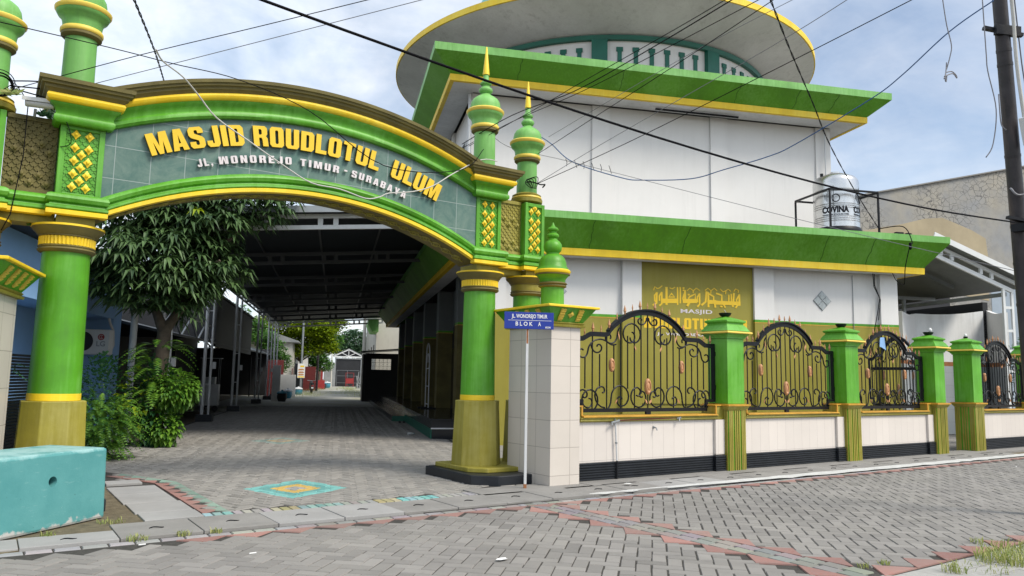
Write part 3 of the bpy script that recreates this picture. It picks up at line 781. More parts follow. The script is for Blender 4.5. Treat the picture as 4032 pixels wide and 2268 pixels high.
# columns
def column(x, y, r, parent, fluted=True):
    col = MB().lathe([(r + .012, 1.285), (r + .002, 2.0), (r - .008, 2.95)], (x, y, 0), 40, cap=False).build('column', 'green', parent, smooth=180)
    MB().lathe([(r + .012, 1.20), (r + .017, 1.205), (r + .017, 1.284), (r + .01, 1.285)], (x, y, 0), 40).build('band', 'yellow', col, smooth=40)
    k = 1.0
    m = MB(); m.lathe([((r + .135) * k, .20), ((r + .095) * k, 1.12), ((r + .095) * k, 1.20)], (x, y, 0), 8, PI / 8)
    m.build('pedestal', 'olive', col, bevel=.01)
    m = MB(); m.lathe([(r - .01, 2.93), (r + .03, 2.94), (r + .05, 2.965), (r + .035, 2.985), (r + .045, 3.0), (r + .03, 3.015)], (x, y, 0), 40)
    m.lathe([(r + .03, 3.115), (r + .045, 3.12), (r + .045, 3.135), (r + .065, 3.15), (r + .07, 3.165), (r + .115, 3.205), (r + .122, 3.225)], (x, y, 0), 40)
    m.build('capital', 'olive_dark', col, smooth=50)
    m = MB(); vs = []
    m.lathe([(r + .118, 3.226), (r + .128, 3.228), (r + .126, 3.252), (.1, 3.253)], (x, y, 0), 40)
    m.build('capital_rim', 'yellow', col, smooth=40)
    if not fluted:
        MB().lathe([(r + .028, 3.014), (r + .034, 3.06), (r + .030, 3.116)], (x, y, 0), 40).build('capital_neck', 'olive', col, smooth=60); return col
    m = MB()
    for q in range(44):
        a0, a1 = 2 * PI * q / 44, 2 * PI * (q + .84) / 44; rr = r + .034
        P = lambda a, rad, z: (x + rad * cos(a), y + rad * sin(a), z)
        am = (a0 + a1) / 2
        m.add([P(a0, rr - .008, 3.016), P(am, rr + .004, 3.016), P(a1, rr - .008, 3.016), P(a0, rr - .008, 3.114), P(am, rr + .004, 3.114), P(a1, rr - .008, 3.114)], [(0, 1, 4, 3), (1, 2, 5, 4)])
    m.lathe([(r + .024, 3.014), (r + .024, 3.116)], (x, y, 0), 44)
    m.build('fluted_band', 'yellow', col)
    return col
for s_ in (-1, 1):
    column(s_ * 2.92, .28, .262, gate); column(s_ * 3.86, .28, .238, gate, False)
    p_ = MB(); sx = lambda a: a * s_
    pl = [(sx(2.38), .95), (sx(2.38), -.45), (sx(2.68), -.74), (sx(3.28), -.74), (sx(4.3), -.3), (sx(4.3), .95)]
    if s_ < 0: pl = pl[::-1]
    p_.prism(pl, -.05, .135, 'xy'); p_.build('plinth', 'black_paint', gate, bevel=.012)
    sl = [(sx(2.50), .85), (sx(2.50), -.15), (sx(2.72), -.38), (sx(3.28), -.38), (sx(4.2), -.1), (sx(4.2), .85)]
    if s_ < 0: sl = sl[::-1]
    p_ = MB(); p_.prism(sl, .136, .205, 'xy'); p_.build('base_slab', 'olive', gate, bevel=.012)
# pinnacles
def pinnacle(x, y, zr, zb, parent, k=1.0, torus=False):
    """zr: height of the widest yellow ring, zb: foot of the shaft"""
    c = (x, y, zr)
    g = [(.182, zb - zr), (.176, -.37), (.215, -.345)]
    m = MB(); m.lathe([(r * k, z * k if z > -.9 else z) for r, z in g], c, 32, cap=False)
    m.lathe([(r * k, z * k) for r, z in [(.215, -.235), (.222, -.17), (.235, -.12), (.275, -.085), (.292, -.055), (.298, -.035)]], c, 32, cap=False)
    m.lathe([(r * k, z * k) for r, z in [(.25, .03), (.255, .10), (.243, .165), (.212, .22), (.15, .268), (.092, .30), (.075, .33), (.10, .345), (.118, .38), (.112, .41), (.078, .438), (.06, .46), (.065, .475), (.092, .49), (.098, .515), (.075, .535), (.05, .57), (.045, .655)]], c, 32)
    o = m.build('pinnacle', 'green_pale', parent, smooth=40)
    MB().lathe([(r * k, z * k) for r, z in [(.25, -.036), (.30, -.034), (.316, -.015), (.318, .012), (.30, .03), (.24, .034)]], c, 32).build('ring', 'yellow_pale', o, smooth=40)
    MB().lathe([(r * k, z * k) for r, z in [(.2, -.302), (.228, -.30), (.24, -.285), (.24, -.255), (.228, -.238), (.2, -.236)]], c, 32).build('ring', 'yellow_pale', o, smooth=40)
    MB().lathe([(r * k, z * k) for r, z in [(.17, -.37), (.19, -.365), (.21, -.35), (.226, -.335), (.226, -.304), (.2, -.3025)]], c, 32).build('moulding', 'olive_dark', o, smooth=40)
    MB().lathe([(r * k, z * k) for r, z in [(.03, .655), (.058, .662), (.055, .70), (.012, 1.15), (.001, 1.165)]], c, 12).build('spike', 'yellow', o, smooth=40)
    if torus:
        MB().lathe([(.22, zb - zr - .17), (.27, zb - zr - .15), (.275, zb - zr - .10), (.25, zb - zr - .085)], c, 32).build('moulding', 'olive', o, smooth=40)
        MB().lathe([(.25, zb - zr - .084), (.262, zb - zr - .075), (.255, zb - zr - .05), (.24, zb - zr - .045)], c, 32).build('ring', 'yellow_pale', o, smooth=40)
        MB().lathe([(.24, zb - zr - .044), (.25, zb - zr - .02), (.19, zb - zr + .015)], c, 32).build('moulding', 'olive', o, smooth=40)
for s_ in (-1, 1):
    pinnacle(s_ * 2.96, .3, 5.97, 4.9, gate)
    pinnacle(s_ * 3.83, .29, 5.60, 4.69, gate, .97, True)
# lettering: heavy condensed block capitals, each glyph a set of flat outlines
def mir(p, w): return [(w - x, y) for x, y in p][::-1]
G_ = {}
_o = [(.49, 0), (.15, 0), (0, .12), (0, .88), (.15, 1), (.49, 1), (.49, .84), (.43, .84), (.38, .79), (.38, .21), (.43, .16), (.49, .16)]
_a = [(0, 0), (.36, 0), (.40, .17), (.5, .17), (.5, .33), (.43, .33), (.5, .74), (.5, 1), (.26, 1)]
_m = [(0, 0), (.34, 0), (.34, .60), (.51, 0), (.65, 0), (.65, .36), (.48, 1), (0, 1)]
_y = [(.31, 0), (.5, 0), (.5, .56), (.37, 1), (0, 1), (.31, .40)]
G_['O'] = (.98, [_o, mir(_o, .98)]); G_['A'] = (1.0, [_a, mir(_a, 1.0)]); G_['M'] = (1.3, [_m, mir(_m, 1.3)]); G_['Y'] = (1.0, [_y, mir(_y, 1.0)])
G_['W'] = (1.3, [[(x, 1 - y) for x, y in p][::-1] for p in G_['M'][1]])
G_['I'] = (.38, [[(0, 0), (.38, 0), (.38, 1), (0, 1)]])
G_['L'] = (.82, [[(0, 0), (.82, 0), (.82, .19), (.38, .19), (.38, 1), (0, 1)]])
G_['T'] = (.94, [[(.28, 0), (.66, 0), (.66, .82), (.94, .82), (.94, 1), (0, 1), (0, .82), (.28, .82)]])
G_['U'] = (.97, [[(0, 1), (.38, 1), (.38, .21), (.43, .16), (.54, .16), (.59, .21), (.59, 1), (.97, 1), (.97, .13), (.82, 0), (.15, 0), (0, .13)][::-1]])
G_['J'] = (.86, [[(0, .30), (.36, .30), (.36, .2), (.40, .16), (.44, .16), (.48, .2), (.48, 1), (.86, 1), (.86, .13), (.7, 0), (.15, 0), (0, .12)][::-1]])
G_['N'] = (.97, [[(0, 0), (.34, 0), (.34, .55), (.62, 0), (.97, 0), (.97, 1), (.63, 1), (.63, .45), (.35, 1), (0, 1)]])
G_['E'] = (.85, [[(0, 0), (.85, 0), (.85, .19), (.38, .19), (.38, .41), (.78, .41), (.78, .59), (.38, .59), (.38, .81), (.85, .81), (.85, 1), (0, 1)]])
G_['D'] = (.97, [[(0, 0), (.38, 0), (.38, 1), (0, 1)], [(.38, 0), (.80, 0), (.97, .13), (.97, .87), (.80, 1), (.38, 1), (.38, .83), (.54, .83), (.59, .78), (.59, .22), (.54, .17), (.38, .17)]])
G_['R'] = (1.0, [[(0, 0), (.38, 0), (.38, 1), (0, 1)], [(.38, 1), (.82, 1), (.97, .9), (.97, .6), (.86, .5), (.97, .4), (1.0, 0), (.63, 0), (.6, .36), (.54, .42), (.38, .42), (.38, .57), (.54, .57), (.59, .62), (.59, .79), (.54, .84), (.38, .84)][::-1]])
G_['B'] = (.97, [[(0, 0), (.38, 0), (.38, 1), (0, 1)], [(.38, 0), (.82, 0), (.97, .11), (.97, .42), (.86, .52), (.97, .62), (.97, .89), (.82, 1), (.38, 1), (.38, .84), (.53, .84), (.59, .79), (.59, .65), (.53, .60), (.38, .60), (.38, .44), (.53, .44), (.59, .39), (.59, .21), (.53, .16), (.38, .16)]])
G_['S'] = (.97, [[(0, .31), (0, .12), (.14, 0), (.82, 0), (.97, .12), (.97, .42), (.85, .53), (.40, .68), (.38, .72), (.38, .80), (.43, .85), (.55, .85), (.6, .8), (.6, .70), (.97, .70), (.97, .88), (.82, 1), (.15, 1), (0, .88), (0, .62), (.12, .5), (.58, .36), (.6, .31), (.6, .2), (.55, .15), (.43, .15), (.38, .2), (.38, .31)]])
G_[','] = (.34, [[(.04, -.18), (.2, -.16), (.34, .02), (.34, .22), (0, .22), (0, 0), (.14, 0)]])
G_['-'] = (.4, [[(0, .42), (.4, .42), (.4, .62), (0, .62)]])
def glyph_arc(mb, s, x0, x1, h, zc, Rr, xc, y0, y1, gap=.12):
    a0, a1 = math.asin((x0 - xc) / Rr), math.asin((x1 - xc) / Rr)
    tot = sum(G_[c][0] for c in s) + gap * (len(s) - 1); k = (a1 - a0) * Rr / tot; t = 0
    for c in s:
        w, polys = G_[c]; mid = a0 + (t + w / 2) * k / Rr; t += w + gap
        ox, oz = xc + Rr * sin(mid), zc + Rr * cos(mid); ca, sa = cos(mid), -sin(mid)
        for p in polys:
            q = []
            for x, z in p:
                lx, lz = (x - w / 2) * k, z * h; q.append((ox + lx * ca - lz * sa, oz + lx * sa + lz * ca))
            mb.prism(q, y0, y1)
R1 = 4.98; zc = 4.640 - R1; xc = -.10
for wd, a, b in (('MASJID', -2.12, -1.01), ('ROUDLOTUL', -.89, .90), ('ULUM', 1.10, 1.88)):
    lt = MB(); glyph_arc(lt, wd, a, b, .275, zc, R1, xc, -.062, -.054); o = lt.build('raised_lettering', 'letter_yellow', gate)
    lt = MB(); glyph_arc(lt, wd, a, b, .275, zc, R1, xc, -.0535, -.015); lt.build('letter_sides', 'letter_side', o)
R2 = 4.6; zc = 4.425 - R2; xc = -.06
for wd, a, b in (('JL,', -1.57, -1.39), ('WONOREJO', -1.31, -.37), ('TIMUR', -.25, .31), ('-', .385, .43), ('SURABAYA', .50, 1.36)):
    lt = MB(); glyph_arc(lt, wd, a, b, .10 if wd != '-' else .12, zc, R2, xc, -.045, -.02, .42); lt.build('raised_lettering', 'letter_white', gate)

# things on the gate
def cctv():
    t = thing('security_camera', 'white bullet security camera mounted on the wing beside the left gate column', 'camera', (.30, 10.22, 4.62), R_(-12))
    m = MB(); m.lathe([(.045, -.16), (.05, -.15), (.05, .13)], (0, 0, 0), 14); b = m.v[:]; m.v = [(p[2], p[1], p[0] * .95 + .01) for p in b]
    m.build('body', 'pvc', t, smooth=40)
    h = MB(); h.box(-.19, -.062, .058, .17, .062, .068); h.box(-.19, -.066, .02, .15, -.060, .066); h.build('sun_shield', 'white_metal', t, bevel=.004)
    l_ = MB(); l_.lathe([(.052, .131), (.052, .165), (.03, .168), (.03, .150)], (0, 0, 0), 14); l_.v = [(p[2], p[1], p[0] + .01) for p in l_.v]; l_.build('lens', 'black_iron', t, smooth=40)
    MB().tube([(-.06, .02, -.05), (-.07, .06, -.12), (-.08, .14, -.13)], .016, 8).build('bracket', 'grey_metal', t)
cctv()
def coil():
    m = MB()
    for q in range(6):
        r = .105 + .007 * q + random.uniform(-.006, .006); c = (-.12 + random.uniform(-.012, .012), 10.2 - .01 * q, 4.76 + random.uniform(-.01, .01))
        m.tube([(c[0] + r * cos(a), c[1], c[2] + r * 1.05 * sin(a)) for a in [2 * PI * k / 22 for k in range(23)]], .0055, 5)
    m.tube([(-.1, 10.16, 4.68), (.02, 10.14, 4.80), (.1, 10.2, 4.72), (.17, 10.26, 4.62), (.17, 10.26, 4.0), (.10, 10.24, 3.3), (.03, 10.2, 3.1)], .006, 5)
    o = m.build('cable_coil', 'cable_black', smooth=180); tag(o, 'coil of black cable hung on the outer left gate pinnacle', 'cable')
coil()
def wall_weed(name, lab, x, y, z, n, s, mat='leaf_fern'):
    m = MB()
    for _ in range(n):
        a = random.uniform(0, 2 * PI); ln = s * random.uniform(.5, 1.1); e = random.uniform(-.3, .9); p = Vector((x + random.uniform(-s, s) * .5, y + random.uniform(-.04, .04), z))
        d = Vector((cos(a) * cos(e), sin(a) * .4, sin(e))) * ln; w_ = Vector((-sin(e), 0, cos(e))) * ln * .12
        m.add([p, p + d * .5 + w_, p + d, p + d * .5 - w_], [(0, 1, 2, 3)])
    o = m.build(name, mat, fix=False); tag(o, lab, 'weed', 'weeds growing on the gate')
wall_weed('wall_weed', 'dark weeds tangled with wires on the wing below the security camera', .33, 10.28, 4.53, 110, .10, 'leaf_bush')
wall_weed('wall_weed', 'little green fern growing from the rim of the left gate capital', .35, 10.45, 3.24, 40, .09)
wall_weed('wall_weed', 'dry weed on the foot of the outer left pinnacle under the cable coil', -.02, 10.12, 4.66, 46, .12, 'grass_blade')
wall_weed('wall_weed', 'dry twigs on the rim of the right gate capital', 6.62, 10.2, 3.27, 26, .08, 'grass_blade')

# ================================================================== tiled piers beside the gate
def pier_cap(m, x0, y0, x1, y1, z, prof):
    m.sweep([(x0, y0, z), (x1, y0, z), (x1, y1, z), (x0, y1, z)], prof, closed=True)
def tiled_pier(x0, y0, x1, y1, label, px=None, py=None, rz=0.0):
    t = thing('tiled_pier', label, 'pier', ((x0 + x1) / 2, (y0 + y1) / 2, 0), rz, 'tiled piers of the gate')
    hx, hy = (x1 - x0) / 2, (y1 - y0) / 2
    MB().box(-hx, -hy, -.04, hx, hy, 2.335).build('tiled_shaft', 'tile_cream', t)
    m = MB(); pier_cap(m, -hx, -hy, hx, hy, 0, [(-.05, 2.336), (.05, 2.336), (.06, 2.36), (.03, 2.375), (.05, 2.395), (.035, 2.41), (-.05, 2.412)]); m.build('cap_moulding', 'olive', t, smooth=40)
    m = MB(); m.frust(-hx - .03, -hy - .03, hx + .03, hy + .03, 2.412, -hx - .17, -hy - .17, hx + .17, hy + .17, 2.615); cp = m.build('cap', 'green', t)
    MB().box(-hx - .215, -hy - .215, 2.616, hx + .215, hy + .215, 2.652).build('cap_slab', 'yellow', t, bevel=.008)
    def bracket(cx, cy, dx, dy):           # gilded scroll bracket on the sloping face
        tx, ty = -dy, dx; br = MB()
        for (z, o_, w_) in ((2.455, .080, .040), (2.485, .10, .046), (2.52, .125, .046), (2.555, .150, .044), (2.58, .165, .048)):
            c = (cx + dx * o_, cy + dy * o_)
            br.add([(c[0] - tx * w_ - dx * .03, c[1] - ty * w_ - dy * .03, z - .03), (c[0] + tx * w_ - dx * .03, c[1] + ty * w_ - dy * .03, z - .03), (c[0] + tx * w_ + dx * .012, c[1] + ty * w_ + dy * .012, z), (c[0] - tx * w_ + dx * .012, c[1] - ty * w_ + dy * .012, z),
                    (c[0] - tx * w_ * .8 - dx * .02, c[1] - ty * w_ * .8 - dy * .02, z + .032), (c[0] + tx * w_ * .8 - dx * .02, c[1] + ty * w_ * .8 - dy * .02, z + .032)], [(0, 1, 2, 3), (3, 2, 5, 4), (0, 3, 4), (1, 5, 2)])
        br.build('gilded_bracket', 'yellow_pale', cp)
    for k in (-1, 0, 1):
        if k: bracket(k * hx * .62, -hy, 0, -1)
    fl_ = MB(); flower(fl_, 0, 0, 0, .06, .06, .03); fl_.v = [(x, -hy - .115 + y * 1.0 - z * .6, 2.515 + z * .8) for x, y, z in fl_.v]; fl_.build('rosette', 'yellow_pale', cp)
    nn = max(2, int(2 * hy / .26))
    for k in range(nn):
        yy = -hy + 2 * hy * (k + .5) / nn; bracket(-hx, yy, -1, 0); bracket(hx, yy, 1, 0)
    if px is not None:
        c = (px, py, 2.652); k = 1.0
        m = MB(); m.lathe([(.185, 0), (.18, .32)], c, 28, cap=False); m.lathe([(.20, .405), (.205, .45), (.235, .49), (.26, .515)], c, 28, cap=False)
        m.lathe([(.27, .60), (.25, .625), (.222, .66), (.215, .72), (.19, .79), (.14, .835), (.10, .855), (.10, .875), (.135, .91), (.145, .96), (.14, 1.01), (.11, 1.055), (.075, 1.08), (.065, 1.11), (.095, 1.13), (.10, 1.155), (.08, 1.18), (.055, 1.195), (.055, 1.215), (.085, 1.235), (.09, 1.255), (.07, 1.28), (.035, 1.30), (.022, 1.33), (.012, 1.36), (.001, 1.37)], c, 28)
        o = m.build('pinnacle', 'green', t, smooth=40)
        MB().lathe([(.2, .54), (.27, .542), (.285, .56), (.285, .585), (.27, .60), (.2, .602)], c, 28).build('ring', 'yellow', o, smooth=40)
        MB().lathe([(.17, .32), (.2, .325), (.225, .34), (.21, .36), (.235, .38), (.22, .40), (.19, .405)], c, 28).build('moulding', 'olive_dark', o, smooth=40)
        MB().lathe([(.24, .516), (.275, .52), (.275, .536), (.2, .538)], c, 28).build('moulding', 'olive_dark', o, smooth=40)
    return t
tiled_pier(6.90, 9.02, 7.45, 10.12, 'cream tiled pier right of the gate with a small green pinnacle on top', .06, -.12)
tiled_pier(-.443, 9.14, .107, 10.24, 'cream tiled pier cut by the left edge, behind the teal block', -.06, -.25, R_(-15))

# ================================================================== teal block
a, b = Vector((.22, 8.44)), Vector((1.18, 9.29)); d = (b - a).normalized(); q = Vector((-d.y, d.x))
tb = thing('concrete_block', 'worn teal painted concrete barrier block with a round hole', 'block', (b.x, b.y, 0), math.atan2(d.y, d.x))
m = MB(); m.frust(-2.15, 0, 0, .78, .01, -2.13, .015, -.015, .765, .745)
o = m.build('body', 'teal_block', tb, bevel=.03)
hole = MB().lathe([(.05, -.2), (.05, .2)], (0, 0, 0), 24); hole.v = [(p[0] - .71, p[2] + .0, p[1] + .47) for p in hole.v]
hc = hole.build('cutter', 'concrete'); hc.parent = tb
bo = o.modifiers.new('hole', 'BOOLEAN'); bo.object = hc; bo.operation = 'DIFFERENCE'; bo.solver = 'EXACT'
dg = bpy.context.evaluated_depsgraph_get()
me2 = bpy.data.meshes.new_from_object(o.evaluated_get(dg)); o.modifiers.clear(); o.data = me2
bpy.data.objects.remove(hc)
# ================================================================== street name sign
sg = thing('street_sign', 'blue street name sign on a thin white post in front of the tiled pier', 'sign', (6.46, 9.02, 0), R_(-27))
MB().box(-.021, -.016, -.05, .017, .016, 2.36).build('post', 'pvc', sg, bevel=.004)
MB().box(-.015, -.0172, 2.06, .012, -.0162, 2.29).build('rust_stain', 'rust', sg)
MB().box(-.023, -.018, -.02, .019, .018, .07).build('rusty_foot', 'rust', sg)
pl = MB().box(-.345, -.034, 2.27, .38, -.022, 2.515).build('plate', 'sign_blue', sg, bevel=.004)
m = MB(); text_span(m, 'JL. WONOREJO TIMUR', -.24, .285, 2.41, .075, -.036, .022, .001); text_span(m, 'B L O K', -.18, .07, 2.315, .06, -.036, .02, .001, 1.0); text_span(m, 'A', .15, .19, 2.315, .06, -.036, .02, .001)
text_span(m, '60296', .255, .335, 2.285, .028, -.036, .02, .001); m.box(-.29, -.0355, 2.392, .345, -.0345, 2.397)
m.build('lettering', 'sign_white', pl, fix=False)
# ================================================================== boundary wall, pillars, iron panels
PY = 9.08                                    # street face of the pillars
PX = [10.89, 14.54, 18.08, 19.88, 23.30]     # near corners; the footgate is between the third and fourth
PW = .45
NTH = ['nearest the tiled gate pier', 'second from the tiled gate pier', 'left of the open footgate', 'right of the open footgate', 'cut by the right edge of the picture']
def fence_pillar():
    t = thing('fence_pillar', '', 'pillar', (0, 0, 0), 0, 'green pillars of the boundary fence')
    h = PW / 2
    MB().box(-h, -h, 1.175, h, h, 2.34).build('body', 'green', t, bevel=.006)
    # fluted foot: green core with olive ribs
    c = MB(); c.box(-h - .005, -h - .005, -.06, h + .005, h + .005, 1.06); ft = c.build('foot', 'green', t)
    r = MB()
    for s_ in (-1, 1):
        for k in (-.205, -.165, -.125, -.055, 0, .055, .125, .165, .205):
            w = .016 if abs(k) < .1 else .015
            r.box(k - w, s_ * (h + .006) - .014, -.05, k + w, s_ * (h + .006) + .014, 1.06); r.box(s_ * (h + .0065) - .014, k - w, -.05, s_ * (h + .0065) + .014, k + w, 1.06)
    r.build('fluting', 'olive', ft)
    def ring(prof, mat, name, sm=30):
        MB().sweep([(-h, -h, 0), (h, -h, 0), (h, h, 0), (-h, h, 0)], prof, closed=True).build(name, mat, t, smooth=sm)
    ring([(-.03, 1.062), (.02, 1.064), (.03, 1.085), (.045, 1.10), (.06, 1.13), (.0605, 1.135)], 'olive', 'foot_moulding')
    ring([(.02, 1.136), (.075, 1.137), (.078, 1.168), (-.03, 1.174)], 'gold', 'foot_rim')
    ring([(-.03, 2.338), (.02, 2.342), (.02, 2.365), (.04, 2.38), (.05, 2.40), (.075, 2.415), (.08, 2.425)], 'green', 'cap_moulding')
    ring([(.03, 2.426), (.11, 2.427), (.118, 2.44), (.11, 2.462), (.06, 2.470)], 'yellow_pale', 'cap_rim')
    ring([(.07, 2.471), (.085, 2.475), (.05, 2.53), (.045, 2.545), (.01, 2.585), (0, 2.60), (.0, 2.615), (.035, 2.64), (.035, 2.668), (-.20, 2.755), (-.205, 2.756)], 'green', 'cap')
    MB().box(-.022, -.022, 2.74, .022, .022, 2.757).build('cap_top', 'green', t)
    return t
def lamp_base(x, y, kind, label):
    t = thing('lamp_base', label, 'lamp base', (x, y, 2.757), 0, 'lamp bases on the fence pillars')
    MB().lathe([(.075, -.004), (.10, .02), (.115, .055), (.105, .06), (.09, .03)], (0, 0, 0), 16).build('bowl', 'black_iron', t, smooth=40)
    if kind == 1: MB().tube([(0, 0, .03), (.02, 0, .08), (-.02, 0, .11)], .008, 5).build('wire', 'cable_white', t)
    if kind == 2: MB().lathe([(.012, 0), (.035, .03), (.04, .07), (.02, .10), (.001, .105)], (.10, 0, .06), 12).build('bulb', 'paper', t, smooth=60)
    return t
p0 = fence_pillar(); cy = PY + PW / 2
for i, x in enumerate(PX):
    lab = 'green fence pillar with fluted foot and pale yellow rim, ' + NTH[i]
    if i == 0: p0.location = (x + PW / 2, cy, 0); p0['label'] = lab
    else: dup(p0, None, (x + PW / 2, cy, 0), label=lab)
lamp_base(PX[0] + PW / 2, cy, 1, 'black lamp bowl with a bare wire on the pillar nearest the gate')
lamp_base(PX[1] + PW / 2, cy, 0, 'empty black lamp bowl on the second fence pillar')
lamp_base(PX[2] + PW / 2, cy, 2, 'black lamp bowl with a white bulb leaning out, left of the footgate')
t = lamp_base(PX[3] + PW / 2, cy, 3, 'small white bulb socket on the pillar right of the footgate')
t.scale = (.5, .5, .6); MB().lathe([(.02, 0), (.07, .05), (.075, .10), (.04, .15), (.001, .16)], (0, 0, .03), 12).build('bulb', 'paper', t, smooth=60)

# low tiled wall between the pillars
WY = 9.20
def low_wall(x0, x1, label, endl=True, endr=True):
    t = thing('boundary_wall', label, 'wall', ((x0 + x1) / 2, WY, 0), 0, 'low tiled walls of the boundary fence')
    a, b = x0 - (x0 + x1) / 2, x1 - (x0 + x1) / 2
    MB().box(a, 0, .285, b, .28, .90).build('tiled_face', 'tile_wall', t)
    m = MB()
    e0, e1 = (a + .16 if endl else a), (b - .22 if endr else b)
    pl = [(a, 1.135), (e0, 1.135), (e0, .985), (e1, .985), (e1, 1.135), (b, 1.135), (b, .90), (a, .90)]
    m.prism(pl, -.02, .30); m.build('coping', 'olive', t, bevel=.008)
    m = MB(); m.sweep([(e0 - .04, -.02, 0), (e1 + .04, -.02, 0)], [(0, .905), (.02, .906), (.035, .925), (.03, .945), (.05, .96), (.05, .972), (0, .974)]); m.build('coping_moulding', 'olive', t, smooth=30)
    m = MB(); m.box(e0 - .005, -.085, .975, e1 + .005, .31, .999)
    m.box(a, -.04, 1.136, e0 + .02, .31, 1.158); m.box(e1 - .02, -.04, 1.136, b, .31, 1.158); m.box(e0 - .02, -.045, 1.0, e0 + .012, -.021, 1.135); m.box(e1 - .012, -.045, 1.0, e1 + .02, -.021, 1.135)
    m.build('coping_rim', 'gold', t, bevel=.004)
    m = MB(); prof = []
    for k in range(9): z = -.06 + k * .039; prof += [(.012, z), (.032, z + .008), (.032, z + .026), (.012, z + .034)]
    m.sweep([(a, 0, 0), (b, 0, 0)], [(-.1, -.06)] + prof + [(-.1, prof[-1][1])]); m.build('ribbed_base', 'black_paint', t)
    pr = MB(); pr.box(b - .27, -.05, -.06, b, -.001, .90) if endr else None   # shallow pier beside the next pillar
    if endr:
        pr = MB(); pr.box(b - .25, -.052, .30, b, -.001, .90); pr.build('end_pier', 'tile_wall', t)
        pr = MB(); pr.sweep([(b - .26, -.001, 0), (b - .26, -.055, 0), (b, -.055, 0)], [(-.05, -.06)] + prof + [(-.05, prof[-1][1])]); pr.build('ribbed_base', 'black_paint', t)
    return t
low_wall(7.46, PX[0] - .002, 'low cream tiled wall with ribbed black base, between tiled pier and first fence pillar')
low_wall(PX[0] + PW + .002, PX[1] - .002, 'low cream tiled wall with ribbed black base, between first and second fence pillars')
low_wall(PX[1] + PW + .002, PX[2] - .002, 'low cream tiled wall with ribbed black base, ending left of the footgate')
low_wall(PX[3] + PW + .002, PX[4] - .002, 'low cream tiled wall with ribbed black base, far right beyond the footgate')

# wrought iron panels
def trace(p, hd, segs, st=.012):
    """2-D curve from p with heading hd through (r0, r1, angle, sign) arcs of changing radius"""
    pts = [tuple(p)]; x, z = p
    for r0, r1, ang, sg_ in segs:
        n_ = max(4, int(ang / .35)); d = ang / n_
        for k in range(n_):
            r = r0 + (r1 - r0) * (k + .5) / n_; hd_m = hd + sg_ * d / 2
            x += r * d * cos(hd_m); z += r * d * sin(hd_m); hd += sg_ * d; pts.append((x, z))
    return pts
def topline(x, hw):
    """height of the top rail: flat shoulders, a step, then the arch"""
    q = abs(x) / hw
    if q > .86: return 2.235
    if q > .76: return 2.235 + (.86 - q) / .10 * .085
    if q > .54: return 2.32
    a = .54 * hw; return 2.32 + .40 * math.sqrt(max(0, 1 - (q / .54) ** 2)) ** .9 * 1.0 if False else 2.32 + .41 * (1 - (q / .54) ** 2) ** .8
